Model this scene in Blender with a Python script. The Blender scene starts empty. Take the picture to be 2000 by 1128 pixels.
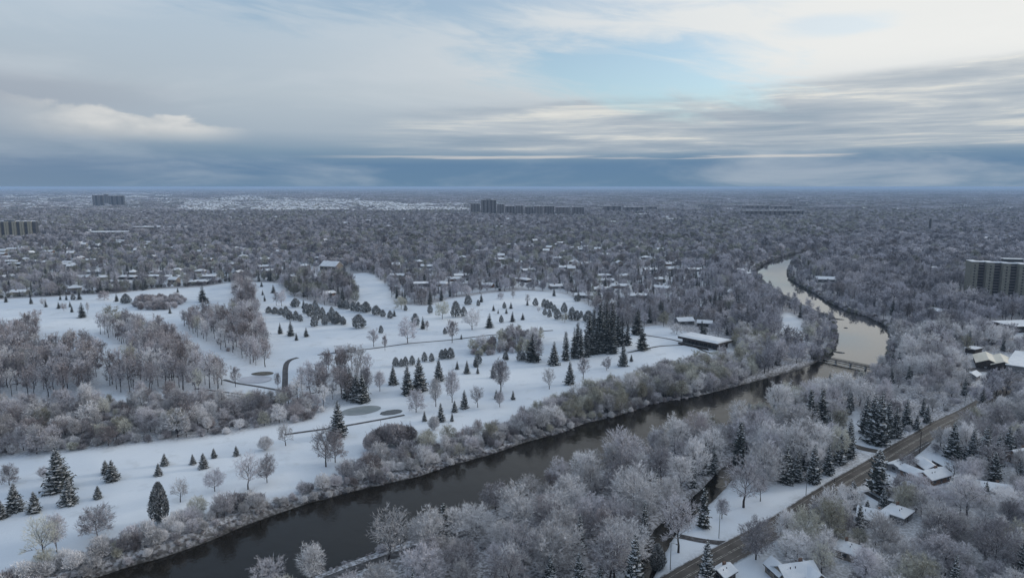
import bpy, math, random
import numpy as np

C = bpy.context.scene
COL = C.collection
PI = math.pi

# ------------------------------------------------------------------ camera
FPX, PITCH, CAMH = 1334.0, math.radians(8.5), 110.0      # focal length in pixels of the 2000 px wide photograph
cam = bpy.data.objects.new('camera', bpy.data.cameras.new('camera'))
COL.objects.link(cam)
cam.location = (0, 0, CAMH)
cam.rotation_euler = (PI / 2 - PITCH, 0, 0)
cam.data.sensor_width = 36.0
cam.data.lens = 36.0 * FPX / 2000.0
cam.data.clip_start = 1.0
cam.data.clip_end = 200000.0
C.camera = cam

# ------------------------------------------------------------------ light
SUN_AZ, SUN_EL = math.radians(72), math.radians(15)      # azimuth clockwise from the view direction (+Y)
sun = bpy.data.objects.new('sun', bpy.data.lights.new('sun', 'SUN'))
COL.objects.link(sun)
sun.data.energy = 1.25
sun.data.angle = math.radians(11)
sun.data.color = (1.0, 0.93, 0.84)
sun.rotation_euler = (PI / 2 - SUN_EL, 0, PI - SUN_AZ)
C.view_settings.view_transform = 'Standard'
C.view_settings.look = 'None'
C.view_settings.gamma = 1.0
C.view_settings.use_curve_mapping = False
C.view_settings.exposure = 0.0
C.cycles.use_denoising = True
C.cycles.max_bounces = 6
C.cycles.diffuse_bounces = 3
C.cycles.volume_bounces = 1
C.cycles.transparent_max_bounces = 4


class NT:
    """small helper to write node trees"""
    def __init__(self, tree):
        self.t = tree; self.n = tree.nodes; self.l = tree.links

    def node(self, kind, **kw):
        nd = self.n.new(kind)
        for k, v in kw.items():
            setattr(nd, k, v)
        return nd

    def put(self, sock, v):
        if hasattr(v, 'is_linked') or isinstance(v, bpy.types.NodeSocket):
            self.l.new(v, sock)
        elif isinstance(v, (tuple, list)) and len(v) == 3 and sock.type == 'RGBA':
            sock.default_value = (*v, 1.0)
        else:
            sock.default_value = v

    def m(self, op, a, b=None, c=None, clamp=False):
        nd = self.node('ShaderNodeMath', operation=op, use_clamp=clamp)
        for i, v in enumerate((a, b, c)):
            if v is not None:
                self.put(nd.inputs[i], v)
        return nd.outputs[0]

    def step(self, v, lo, hi):
        nd = self.node('ShaderNodeMapRange', interpolation_type='SMOOTHSTEP')
        self.put(nd.inputs[0], v)
        nd.inputs[1].default_value = lo; nd.inputs[2].default_value = hi
        return nd.outputs[0]

    def mix(self, f, a, b, mode='MIX'):
        nd = self.node('ShaderNodeMix', data_type='RGBA', blend_type=mode)
        self.put(nd.inputs[0], f); self.put(nd.inputs[6], a); self.put(nd.inputs[7], b)
        return nd.outputs[2]

    def xyz(self, x, y, z=0.0):
        nd = self.node('ShaderNodeCombineXYZ')
        for i, v in enumerate((x, y, z)):
            self.put(nd.inputs[i], v)
        return nd.outputs[0]

    def noise(self, vec, scale, detail=4.0, rough=0.5, dist=0.0):
        nd = self.node('ShaderNodeTexNoise')
        if vec is not None:
            self.put(nd.inputs['Vector'], vec)
        nd.inputs['Scale'].default_value = scale; nd.inputs['Detail'].default_value = detail
        nd.inputs['Roughness'].default_value = rough; nd.inputs['Distortion'].default_value = dist
        return nd.outputs[0]

    def ramp(self, v, stops):
        nd = self.node('ShaderNodeValToRGB')
        self.put(nd.inputs[0], v)
        e = nd.color_ramp.elements
        while len(e) < len(stops):
            e.new(0.5)
        for el, (p, c) in zip(e, stops):
            el.position = p; el.color = (*c, 1.0)
        return nd.outputs[0]


# ------------------------------------------------------------------ sky
W = bpy.data.worlds.new('World'); C.world = W; W.use_nodes = True
w = NT(W.node_tree); w.n.clear()
tc = w.node('ShaderNodeTexCoord').outputs['Generated']
sp = w.node('ShaderNodeSeparateXYZ'); w.l.new(tc, sp.inputs[0])
X, Y, Z = sp.outputs
U = w.m('ARCTAN2', X, Y)                                             # azimuth, 0 straight ahead, right positive
R = w.m('SQRT', w.m('ADD', w.m('MULTIPLY', X, X), w.m('MULTIPLY', Y, Y)))
V0 = w.m('ARCTAN2', Z, R)                                            # elevation in radians
su = w.m('SINE', U); cu = w.m('COSINE', U)                           # seamless round the horizon
P = w.xyz(su, cu, w.m('MULTIPLY', V0, 3.0))
wob = w.m('SUBTRACT', w.noise(w.xyz(w.m('MULTIPLY', su, 2.2), w.m('MULTIPLY', cu, 2.2), w.m('MULTIPLY', V0, 22)), 1.3, 5, 0.55), 0.5)
V = w.m('ADD', V0, w.m('MULTIPLY', wob, 0.018))
sky = w.node('ShaderNodeTexSky', sky_type='NISHITA', sun_disc=False)
sky.sun_elevation = SUN_EL; sky.sun_rotation = SUN_AZ
sky.altitude = 300; sky.air_density = 1.0; sky.dust_density = 1.0; sky.ozone_density = 2.0
blue = w.mix(1.0, sky.outputs[0], (0.150, 0.160, 0.160), 'MULTIPLY')    # strength about 0.1
# cloud decks: dark blue stratus on the horizon, pale veil above
deck = w.ramp(w.m('MULTIPLY', V, 2.0), [(0.0, (0.135, 0.235, 0.355)), (0.06, (0.128, 0.228, 0.36)), (0.095, (0.20, 0.30, 0.41)),
              (0.15, (0.38, 0.455, 0.53)), (0.25, (0.45, 0.525, 0.59)), (0.50, (0.44, 0.55, 0.66)), (0.85, (0.36, 0.47, 0.625)), (1.0, (0.34, 0.45, 0.605))])
right = w.step(U, -0.25, 0.55)
glow = w.m('MULTIPLY', w.step(U, -0.45, 0.5), w.step(V, 0.07, 0.17))
back = w.step(cu, -0.2, 0.5)
deck = w.mix(w.m('MULTIPLY', w.m('MULTIPLY', glow, 0.93), w.m('ADD', w.m('MULTIPLY', back, 0.7), 0.3)), deck, (0.86, 0.865, 0.845))
left_dim = w.m('MULTIPLY', w.m('SUBTRACT', 1.0, w.step(U, -0.75, -0.25)), w.m('SUBTRACT', 1.0, w.step(V, 0.08, 0.22)))
deck = w.mix(w.m('MULTIPLY', left_dim, 0.30), deck, (0.27, 0.30, 0.37))
# soft billows in the veil
bil = w.noise(w.xyz(w.m('MULTIPLY', su, 3.0), w.m('MULTIPLY', cu, 3.0), w.m('MULTIPLY', V0, 16)), 1.1, 6, 0.55, 0.4)
deck = w.mix(w.m('MULTIPLY', w.step(bil, 0.46, 0.72), 0.28), deck, w.mix(right, (0.62, 0.67, 0.72), (0.90, 0.90, 0.88)))
# blue gap through the veil with rippled edges
rip = w.noise(w.xyz(w.m('ADD', w.m('MULTIPLY', U, 9.0), w.m('MULTIPLY', V0, 22.0)), w.m('MULTIPLY', V0, 30), 0.3), 1.0, 6, 0.6, 0.5)
du = w.m('DIVIDE', w.m('SUBTRACT', U, 0.145), 0.21); dv = w.m('DIVIDE', w.m('SUBTRACT', V0, w.m('ADD', 0.178, w.m('MULTIPLY', U, -0.10))), 0.054)
el = w.m('SQRT', w.m('ADD', w.m('MULTIPLY', du, du), w.m('MULTIPLY', dv, dv)))
gap = w.m('SUBTRACT', 1.0, w.step(w.m('ADD', el, w.m('MULTIPLY', w.m('SUBTRACT', rip, 0.5), 1.7)), 0.35, 1.25))
du2 = w.m('DIVIDE', w.m('SUBTRACT', U, -0.16), 0.46); dv2 = w.m('DIVIDE', w.m('SUBTRACT', V0, 0.262), 0.05)
el2 = w.m('SQRT', w.m('ADD', w.m('MULTIPLY', du2, du2), w.m('MULTIPLY', dv2, dv2)))
gap2 = w.m('SUBTRACT', 1.0, w.step(w.m('ADD', el2, w.m('MULTIPLY', w.m('SUBTRACT', rip, 0.5), 2.4)), 0.2, 1.3))
du3 = w.m('DIVIDE', w.m('SUBTRACT', U, 0.42), 0.07); dv3 = w.m('DIVIDE', w.m('SUBTRACT', V0, 0.20), 0.014)
el3 = w.m('SQRT', w.m('ADD', w.m('MULTIPLY', du3, du3), w.m('MULTIPLY', dv3, dv3)))
gap3 = w.m('SUBTRACT', 1.0, w.step(w.m('ADD', el3, w.m('MULTIPLY', w.m('SUBTRACT', rip, 0.5), 1.6)), 0.4, 1.3))
hole = w.m('MAXIMUM', w.m('MAXIMUM', w.m('MULTIPLY', gap, 0.80), w.m('MULTIPLY', gap2, 0.6)), w.m('MULTIPLY', gap3, 0.3))
# striped stratocumulus below a rising edge on the right
top = w.m('ADD', 0.118, w.m('ADD', w.m('MULTIPLY', U, 0.055), w.m('MULTIPLY', w.m('SUBTRACT', rip, 0.5), 0.012)))
in_band = w.m('MULTIPLY', w.m('SUBTRACT', 1.0, w.step(w.m('SUBTRACT', V0, top), -0.012, 0.004)), w.step(V, 0.040, 0.056))
in_band = w.m('MULTIPLY', in_band, w.step(U, -0.32, 0.10))
st = w.noise(w.xyz(w.m('MULTIPLY', U, 2.6), w.m('MULTIPLY', V0, w.m('SUBTRACT', 62.0, w.m('MULTIPLY', V0, 130.0))), 0.0), 1.6, 6, 0.60, 0.35)
stripe = w.ramp(st, [(0.30, (0.265, 0.345, 0.43)), (0.44, (0.375, 0.435, 0.50)), (0.54, (0.50, 0.545, 0.58)), (0.62, (0.74, 0.735, 0.69)), (0.72, (0.86, 0.84, 0.77))])
deck = w.mix(w.m('MULTIPLY', in_band, 0.72), deck, stripe)
# one thin bright line above the horizon stratus
ln = w.m('ABSOLUTE', w.m('SUBTRACT', V0, w.m('ADD', 0.0412, w.m('MULTIPLY', wob, 0.008))))
ln = w.m('MULTIPLY', w.m('SUBTRACT', 1.0, w.step(ln, 0.0005, 0.0034)), w.m('MULTIPLY', w.step(U, -0.34, -0.05), w.step(st, 0.40, 0.55)))
deck = w.mix(w.m('MULTIPLY', ln, 0.6), deck, (0.72, 0.69, 0.65))
# cumulus low on the left with a grey roll above it
cn = w.noise(w.xyz(w.m('MULTIPLY', U, 14.0), w.m('MULTIPLY', V0, 34.0), 2.0), 1.0, 6, 0.55, 0.2)
cu_u = w.m('SUBTRACT', U, -0.50)
c_top = w.m('ADD', 0.094, w.m('ADD', w.m('MULTIPLY', cu_u, -0.10), w.m('MULTIPLY', w.m('SUBTRACT', cn, 0.5), 0.05)))
c_bot = w.m('ADD', 0.060, w.m('MULTIPLY', w.m('SUBTRACT', cn, 0.5), 0.02))
cm = w.m('MULTIPLY', w.m('SUBTRACT', 1.0, w.step(w.m('SUBTRACT', V0, c_top), -0.006, 0.002)), w.step(w.m('SUBTRACT', V0, c_bot), -0.008, 0.016))
cm = w.m('MULTIPLY', cm, w.m('MULTIPLY', w.step(U, -0.66, -0.52), w.m('SUBTRACT', 1.0, w.step(U, -0.43, -0.345))))
roll = w.m('MULTIPLY', w.m('MULTIPLY', w.step(V, 0.085, 0.105), w.m('SUBTRACT', 1.0, w.step(V, 0.115, 0.14))), w.m('SUBTRACT', 1.0, w.step(U, -0.60, -0.38)))
deck = w.mix(w.m('MULTIPLY', roll, 0.45), deck, (0.33, 0.37, 0.44))
deck = w.mix(w.m('MULTIPLY', cm, 0.70), deck, w.mix(w.step(cn, 0.3, 0.7), (0.52, 0.55, 0.57), (0.78, 0.77, 0.74)))
cloud = w.m('SUBTRACT', 1.0, hole)
col = w.mix(cloud, blue, deck)
ground_side = w.step(V0, -0.06, -0.01)
col = w.mix(ground_side, (0.2, 0.24, 0.29), col)
bg = w.node('ShaderNodeBackground'); w.l.new(col, bg.inputs[0]); bg.inputs[1].default_value = 1.0
wo = w.node('ShaderNodeOutputWorld'); w.l.new(bg.outputs[0], wo.inputs[0])

# ------------------------------------------------------------------ place: from a bearing in the photograph to a point on the ground
def ground_pt(px, py, z=0.0):
    x = (px - 1000.0) / FPX; y = -(py - 564.0) / FPX
    d = (x, math.cos(PITCH) + y * math.sin(PITCH), -math.sin(PITCH) + y * math.cos(PITCH))
    t = (z - CAMH) / d[2]
    return d[0] * t, d[1] * t

def height_of(x, y, py_top):
    """height of a thing that stands at x, y and ends at the bearing py_top"""
    v = -(py_top - 564.0) / FPX
    return CAMH + y * (-math.sin(PITCH) + v * math.cos(PITCH)) / (math.cos(PITCH) + v * math.sin(PITCH))

def depth_of(y, z=0.0):
    return y * math.cos(PITCH) + (CAMH - z) * math.sin(PITCH)

def project(X, Y, Zz):
    dep = Y * math.cos(PITCH) + (CAMH - Zz) * math.sin(PITCH)
    up = Y * math.sin(PITCH) - (CAMH - Zz) * math.cos(PITCH)
    return 1000 + FPX * X / dep, 564 - FPX * up / dep

def G(pts, z=0.0):
    return np.array([ground_pt(px, py, z) for px, py in pts])

def inside(poly, X, Y):
    """points in polygon, numpy"""
    X = np.asarray(X, float); Y = np.asarray(Y, float)
    r = np.zeros(X.shape, bool)
    n = len(poly)
    for i in range(n):
        x1, y1 = poly[i]; x2, y2 = poly[(i + 1) % n]
        if y1 == y2:
            continue
        c = ((y1 > Y) != (y2 > Y)) & (X < (x2 - x1) * (Y - y1) / (y2 - y1) + x1)
        r ^= c
    return r

def dist_line(pts, X, Y, closed=False):
    X = np.asarray(X, float); Y = np.asarray(Y, float)
    best = np.full(X.shape, 1e18)
    n = len(pts)
    for i in range(n if closed else n - 1):
        x1, y1 = pts[i]; x2, y2 = pts[(i + 1) % n]
        dx, dy = x2 - x1, y2 - y1
        L2 = dx * dx + dy * dy + 1e-12
        t = np.clip(((X - x1) * dx + (Y - y1) * dy) / L2, 0, 1)
        d = (X - x1 - t * dx) ** 2 + (Y - y1 - t * dy) ** 2
        best = np.minimum(best, d)
    return np.sqrt(best)

def smooth_line(pts, step=4.0, passes=3):
    pts = np.asarray(pts, float)
    seg = np.r_[0, np.cumsum(np.hypot(*np.diff(pts, axis=0).T))]
    n = max(3, int(seg[-1] / step))
    s = np.linspace(0, seg[-1], n)
    q = np.c_[np.interp(s, seg, pts[:, 0]), np.interp(s, seg, pts[:, 1])]
    for _ in range(passes):
        q[1:-1] = (q[:-2] + 2 * q[1:-1] + q[2:]) / 4
    return q

# ---- outlines (bearings in the photograph, all brought down to the ground)
LEFT_BANK = [(-260, 1290), (-60, 1215), (120, 1150), (212, 1117), (322, 1087), (417, 1053), (486, 1022), (569, 992), (645, 971), (726, 950), (821, 931), (878, 909),
             (953, 890), (1029, 863), (1067, 852), (1113, 844), (1124, 831), (1219, 810), (1272, 791), (1350, 778), (1376, 772), (1452, 751), (1528, 730), (1566, 719),
             (1600, 706), (1622, 690), (1634, 668), (1634, 646), (1627, 622), (1603, 617), (1573, 604), (1546, 588), (1513, 570), (1493, 554), (1478, 540), (1472, 529), (1495, 514),
             (1521, 503), (1548, 496), (1575, 490), (1612, 484)]
RIGHT_BANK = [(1650, 488), (1590, 495), (1556, 503), (1546, 512), (1538, 533), (1542, 544), (1556, 553), (1585, 569), (1620, 591), (1656, 608), (1690, 617), (1718, 630), (1734, 642),
              (1740, 655), (1737, 672), (1736, 690), (1729, 706), (1700, 728), (1620, 764), (1520, 800), (1400, 840), (1300, 872), (1200, 906), (1100, 944), (1000, 980), (900, 1014),
              (850, 1036), (760, 1070), (650, 1112), (520, 1165), (330, 1245), (150, 1340)]
WATER_Z = -1.5
river_poly = np.vstack([smooth_line(G(LEFT_BANK, WATER_Z), 5, 2), smooth_line(G(RIGHT_BANK, WATER_Z), 5, 2)])
CREEK = smooth_line(G([(1225, 1180), (1262, 1105), (1297, 1036), (1340, 1000), (1385, 963), (1425, 917), (1462, 893)], -0.8), 4)
CREEK_HALF = 2.9

GOLF = G([(-500, 605), (-200, 594), (0, 586), (100, 581), (210, 574), (300, 563), (400, 557), (450, 549), (500, 549), (545, 553), (560, 572), (610, 590), (660, 598), (695, 593), (699, 575),
          (684, 547), (676, 538), (715, 534), (735, 540), (757, 562), (770, 592), (830, 596), (880, 584), (960, 573), (1030, 567), (1085, 571), (1110, 577), (1140, 592), (1165, 608),
          (1172, 642), (1260, 640), (1290, 636), (1335, 650), (1430, 682), (1440, 700), (1400, 708), (1330, 722), (1250, 742), (1180, 767), (1120, 787), (1030, 818), (1000, 832), (900, 857),
          (830, 872), (700, 905), (640, 948), (560, 978), (480, 988), (400, 1012), (330, 1042), (250, 1062), (150, 1102), (60, 1130), (-100, 1200), (-500, 1290)])
FIELD_A = G([(1520, 624), (1536, 608), (1553, 618), (1572, 634), (1580, 650), (1570, 668), (1512, 670)])
FIELD_B = G([(1476, 612), (1478, 583), (1492, 583), (1489, 612)])
LOT_A = G([(1935, 652), (1950, 640), (2060, 640), (2080, 660), (1965, 660)])
LOT_B = G([(1892, 726), (1898, 690), (1975, 690), (2040, 690), (2040, 715), (1962, 738), (1910, 760)])
LAWN_ROAD = G([(1180, 1190), (1262, 1080), (1312, 1040), (1392, 972), (1432, 932), (1500, 948), (1560, 946), (1625, 926), (1668, 905), (1692, 886), (1700, 897), (1640, 931), (1510, 1012), (1300, 1122), (1230, 1190)])
STRIP_SNOW = G([(1658, 870), (1655, 830), (1664, 797), (1690, 800), (1692, 865), (1745, 862), (1790, 836), (1790, 845), (1700, 890)])
LAWN_HOUSE = G([(1740, 918), (1786, 880), (1850, 888), (1880, 905), (1850, 950), (1740, 950)])
LAWN_LOW = G([(1430, 1087), (1470, 1075), (1545, 1110), (1560, 1180), (1400, 1180)])
LAWN_MID = G([(1680, 958), (1700, 945), (1745, 985), (1690, 1000)])
CLEAR = [FIELD_A, FIELD_B, LOT_A, LOT_B, LAWN_ROAD, STRIP_SNOW, LAWN_HOUSE, LAWN_LOW, LAWN_MID]

WOODS = {   # groves on the golf course: outline of the trunks' feet
    'west': G([(-120, 720), (0, 700), (60, 702), (160, 692), (205, 712), (190, 762), (150, 778), (60, 782), (-120, 782)]),
    'northwest': G([(8, 655), (74, 642), (72, 690), (-20, 704)]),
    'middle': G([(188, 652), (240, 640), (300, 655), (342, 678), (382, 702), (432, 732), (440, 768), (380, 778), (320, 772), (230, 776), (205, 745), (262, 722), (260, 692)]),
    'avenue': G([(355, 632), (400, 618), (446, 628), (464, 600), (452, 572), (458, 550), (488, 550), (498, 590), (512, 640), (524, 690), (500, 716), (452, 692), (402, 667), (362, 648)]),
    'center': G([(588, 742), (636, 722), (690, 712), (722, 732), (692, 788), (622, 800), (580, 792)]),
}
THICKET = G([(-120, 826), (0, 806), (200, 794), (400, 789), (560, 784), (640, 795), (600, 822), (520, 832), (440, 852), (300, 868), (150, 885), (0, 898), (-120, 905)])
HEDGE_MID = G([(906, 690), (960, 668), (990, 652), (1062, 656), (1044, 690), (985, 686), (932, 694)])
HEDGE_FAR = G([(262, 606), (270, 585), (345, 582), (362, 590), (338, 602), (300, 606)])
CONIFER_ISLAND = G([(592, 610), (612, 592), (640, 600), (662, 618), (650, 632), (625, 638), (600, 628)])
SUBURBS = [G([(-500, 590), (-500, 478), (0, 478), (300, 470), (620, 500), (640, 545), (500, 545), (300, 560), (0, 582)]),
           G([(745, 560), (780, 505), (960, 478), (1300, 470), (1470, 510), (1475, 560), (1490, 600), (1400, 612), (1300, 606), (1180, 596), (1100, 572), (1000, 562), (880, 580), (780, 590)])]

ROAD_LEFT = smooth_line(G([(1180, 1195), (1290, 1127), (1308, 1117), (1368, 1083), (1452, 1041), (1509, 1011), (1566, 973), (1634, 931), (1691, 901), (1740, 869), (1786, 846), (1824, 821), (1861, 808),
                           (1907, 782), (1945, 753), (1975, 729), (2010, 706), (2080, 664)]), 4, 14)
def offset_line(line, off):
    t = np.gradient(line, axis=0); t /= np.hypot(t[:, 0], t[:, 1])[:, None]
    return line + np.c_[t[:, 1], -t[:, 0]] * off
ROAD_W = 8.8
ROAD_MID = offset_line(ROAD_LEFT, ROAD_W / 2)
SIDE_ROAD = smooth_line(G([(1632, 855), (1655, 866), (1690, 877), (1735, 884)]), 2, 3)

def river_sd(X, Y):
    d = dist_line(river_poly, X, Y, True)
    return np.where(inside(river_poly, X, Y), -d, d)

def undulate(X, Y):
    a = (0.55 * np.sin(X / 31 + 1.3) * np.sin(Y / 43 + .4) + 0.4 * np.sin(X / 17 - Y / 23 + 2.0) * np.cos(Y / 61) + 0.9 * np.sin(X / 83 + Y / 97 + .7))
    wx = np.clip((ROAD_LEFT[0, 0] * 0 + 120 - X + (Y - 300) * 0.9) / 80, 0, 1)      # gentler on the road side of the river
    return 1.0 * a * (0.12 + 0.88 * wx) * np.clip((1500 - Y) / 400, 0, 1)

def ground_z(X, Y):
    X = np.asarray(X, float); Y = np.asarray(Y, float)
    z = undulate(X, Y)
    near = (Y < 1400) & (X > -400) & (X < 800)
    sd = np.full(X.shape, 1e3)
    if near.any():
        sd[near] = river_sd(X[near], Y[near])
    k = np.clip((sd + 0.6) / 4.2, 0, 1); k = k * k * (3 - 2 * k)
    z = z * k + (WATER_Z - 0.35) * (1 - k)
    z = np.where(sd < -1, WATER_Z - 0.6 + np.maximum(sd, -6) * 0.15, z)
    cr = (X > 30) & (X < 130) & (Y > 150) & (Y < 280)
    if cr.any():
        d = np.full(X.shape, 1e3); d[cr] = dist_line(CREEK, X[cr], Y[cr])
        k = np.clip((d - CREEK_HALF + 0.6) / 2.5, 0, 1)
        z = np.where(d < CREEK_HALF + 2, z * k + (1 - k) * -1.7, z)
    return z

def gz(x, y):
    return float(ground_z(np.array([x]), np.array([y]))[0])

# ------------------------------------------------------------------ materials
def material(name, base, rough=0.9, build=None, spec=0.3):
    m = bpy.data.materials.new(name); m.use_nodes = True
    t = NT(m.node_tree); b = t.n['Principled BSDF']
    b.inputs['Base Color'].default_value = (*base, 1); b.inputs['Roughness'].default_value = rough
    b.inputs['Specular IOR Level'].default_value = spec
    if build:
        build(t, b)
    return m

def pos_of(t):
    return t.node('ShaderNodeNewGeometry').outputs['Position']

def obj_pos(t):
    return t.node('ShaderNodeTexCoord').outputs['Object']

def bump_in(t, b, h, dist, strength=0.6):
    bp = t.node('ShaderNodeBump'); bp.inputs['Strength'].default_value = strength; bp.inputs['Distance'].default_value = dist
    t.l.new(h, bp.inputs['Height']); t.l.new(bp.outputs[0], b.inputs['Normal'])

def mk_ground(t, b):
    p = pos_of(t)
    n1 = t.noise(p, 0.012, 5, 0.55); n2 = t.noise(p, 0.09, 5, 0.6); n3 = t.noise(p, 0.9, 4, 0.6)
    snow = t.mix(t.step(n1, 0.35, 0.65), (0.61, 0.675, 0.755), (0.765, 0.805, 0.85))
    snow = t.mix(t.m('MULTIPLY', t.step(n2, 0.54, 0.72), 0.42), snow, (0.47, 0.50, 0.52))         # grass tips showing through thin snow
    litter = t.mix(t.step(n3, 0.42, 0.60), (0.14, 0.13, 0.13), (0.52, 0.53, 0.57))                 # leaf litter with patchy snow
    at = t.node('ShaderNodeAttribute', attribute_name='litter').outputs['Fac']
    c = t.mix(at, snow, litter)
    sp_ = t.node('ShaderNodeSeparateXYZ'); t.l.new(p, sp_.inputs[0])
    mud = t.node('ShaderNodeAttribute', attribute_name='mud').outputs['Fac']
    c = t.mix(mud, c, t.mix(t.step(n3, 0.45, 0.7), (0.035, 0.033, 0.03), (0.14, 0.135, 0.135)))
    # the far plain: woods, roofs and fields too far away to tell apart
    far = t.step(sp_.outputs[1], 4200, 7000)
    q = t.node('ShaderNodeMapping'); t.l.new(p, q.inputs[0]); q.inputs['Scale'].default_value = (0.5, 1, 1)
    f1 = t.noise(q.outputs[0], 0.0011, 6, 0.62); f2 = t.noise(p, 0.02, 3, 0.6)
    land = t.mix(t.step(f2, 0.4, 0.65), (0.10, 0.105, 0.12), (0.26, 0.27, 0.30))
    land = t.mix(t.step(f1, 0.585, 0.60), land, (0.68, 0.70, 0.74))
    c = t.mix(far, c, land)
    t.l.new(c, b.inputs['Base Color'])
    bump_in(t, b, t.m('ADD', t.m('MULTIPLY', n3, 0.12), t.m('MULTIPLY', n2, 0.8)), 0.5, 0.35)
M = {}
M['ground'] = material('snowy_ground', (.7, .72, .75), 0.75, mk_ground, 0.2)

def mk_water(t, b):
    p = pos_of(t)
    q = t.node('ShaderNodeMapping'); t.l.new(p, q.inputs[0]); q.inputs['Scale'].default_value = (1, 1, 1)
    n = t.m('ADD', t.noise(q.outputs[0], 0.35, 4, 0.55), t.m('MULTIPLY', t.noise(q.outputs[0], 0.05, 3, 0.5), 2.0))
    bump_in(t, b, n, 0.16, 0.6)
    r = t.noise(p, 0.022, 4, 0.55)
    t.put(b.inputs['Roughness'], t.m('ADD', 0.04, t.m('MULTIPLY', t.step(r, 0.45, 0.7), 0.10)))
M['water'] = material('river_water', (0.014, 0.012, 0.009), 0.05, mk_water, 0.5)
M['water'].node_tree.nodes['Principled BSDF'].inputs['IOR'].default_value = 1.27
def mk_pool(t, b):
    p = pos_of(t)
    bump_in(t, b, t.m('ADD', t.noise(p, 0.25, 3, 0.5), t.noise(p, 0.06, 2, 0.5)), 0.02, 0.35)
M['pool'] = material('still_pool_water', (0.02, 0.022, 0.02), 0.03, mk_pool, 0.5)
M['pool'].node_tree.nodes['Principled BSDF'].inputs['IOR'].default_value = 1.9
M['white_water'] = material('broken_water', (0.55, 0.57, 0.58), 0.5)

def mk_speckle(a, b_, scale, lo=0.4, hi=0.6):
    def f(t, b):
        t.l.new(t.mix(t.step(t.noise(obj_pos(t), scale, 4, 0.6), lo, hi), a, b_), b.inputs['Base Color'])
    return f
def mk_speckle_w(a, b_, scale, lo=0.4, hi=0.6, det=4):
    def f(t, b):
        t.l.new(t.mix(t.step(t.noise(pos_of(t), scale, det, 0.6), lo, hi), a, b_), b.inputs['Base Color'])
    return f
def mk_asphalt(t, b):
    p = pos_of(t)
    c = t.mix(t.step(t.noise(p, 0.16, 5, 0.6), 0.4, 0.65), (0.050, 0.043, 0.038), (0.095, 0.083, 0.075))
    c = t.mix(t.m('MULTIPLY', t.step(t.noise(p, 1.1, 4, 0.65), 0.55, 0.75), 0.35), c, (0.17, 0.165, 0.165))
    t.l.new(c, b.inputs['Base Color'])
M['asphalt'] = material('wet_asphalt', (.06, .055, .05), 0.55, mk_asphalt, 0.4)
M['paint'] = material('worn_road_paint', (0.42, 0.40, 0.36), 0.7, mk_speckle_w((0.14, 0.13, 0.12), (0.5, 0.48, 0.43), 0.8, 0.35, 0.6))
M['kerb'] = material('kerb_concrete', (0.28, 0.28, 0.28), 0.9, mk_speckle_w((0.16, 0.16, 0.16), (0.55, 0.57, 0.6), 0.5))
M['path'] = material('dark_path', (0.06, 0.058, 0.06), 0.7, mk_speckle_w((0.045, 0.043, 0.045), (0.13, 0.13, 0.14), 0.6, 0.45, 0.7))
M['ice'] = material('pond_ice', (0.27, 0.30, 0.32), 0.55, mk_speckle_w((0.235, 0.27, 0.28), (0.31, 0.335, 0.35), 0.12), 0.4)
M['ice_pale'] = material('pond_ice_pale', (0.47, 0.49, 0.54), 0.6, mk_speckle_w((0.42, 0.44, 0.5), (0.52, 0.54, 0.6), 0.12), 0.4)
M['pond'] = material('pond_water', (0.03, 0.033, 0.035), 0.25, None, 0.4)
M['bunker'] = material('bunker_earth', (0.10, 0.095, 0.08), 0.9, mk_speckle_w((0.07, 0.065, 0.055), (0.15, 0.14, 0.12), 0.5))
M['snow'] = material('roof_snow', (0.74, 0.77, 0.81), 0.7, mk_speckle_w((0.68, 0.715, 0.76), (0.78, 0.80, 0.83), 0.25), 0.2)
M['snow_thin'] = material('thin_roof_snow', (0.6, 0.62, 0.65), 0.75, mk_speckle_w((0.40, 0.42, 0.45), (0.72, 0.74, 0.78), 0.35), 0.2)
M['snow_warm_lit'] = material('warm_lit_roof_tint', (0.72, 0.68, 0.58), 0.6, mk_speckle_w((0.68, 0.64, 0.54), (0.76, 0.72, 0.63), 0.3), 0.3)  # warm sunlight on the shed roofs is put into the colour
M['brick'] = material('brown_brick', (0.17, 0.11, 0.085), 0.9, mk_speckle((0.13, 0.085, 0.065), (0.21, 0.14, 0.11), 2.0))
M['tan'] = material('tan_siding', (0.22, 0.195, 0.17), 0.85, mk_speckle((0.19, 0.165, 0.14), (0.25, 0.22, 0.19), 1.0))
M['grey'] = material('grey_siding', (0.2, 0.2, 0.21), 0.85, mk_speckle((0.17, 0.17, 0.18), (0.24, 0.24, 0.25), 1.0))
M['darkwood'] = material('dark_timber', (0.045, 0.038, 0.036), 0.85, mk_speckle((0.03, 0.026, 0.026), (0.07, 0.058, 0.052), 1.5))
M['glass'] = material('window_glass', (0.03, 0.035, 0.04), 0.12, None, 0.6)
M['frame'] = material('window_frame_paint', (0.55, 0.55, 0.54), 0.6)
M['metal'] = material('galvanised_metal', (0.25, 0.26, 0.27), 0.5)
M['steel_dark'] = material('dark_steel', (0.08, 0.085, 0.09), 0.6)
M['pier'] = material('buff_concrete_pier', (0.21, 0.205, 0.18), 0.9, mk_speckle((0.185, 0.18, 0.155), (0.235, 0.23, 0.20), 0.4))
M['pier_tan'] = material('tan_concrete_pier', (0.36, 0.32, 0.24), 0.9, mk_speckle((0.32, 0.285, 0.21), (0.40, 0.355, 0.27), 0.4))
M['block_dark'] = material('brown_brick_block', (0.2, 0.19, 0.195), 0.9, mk_speckle((0.17, 0.155, 0.16), (0.23, 0.215, 0.22), 0.2))
M['block_pale'] = material('pale_gable_panel', (0.34, 0.33, 0.335), 0.9)
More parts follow.
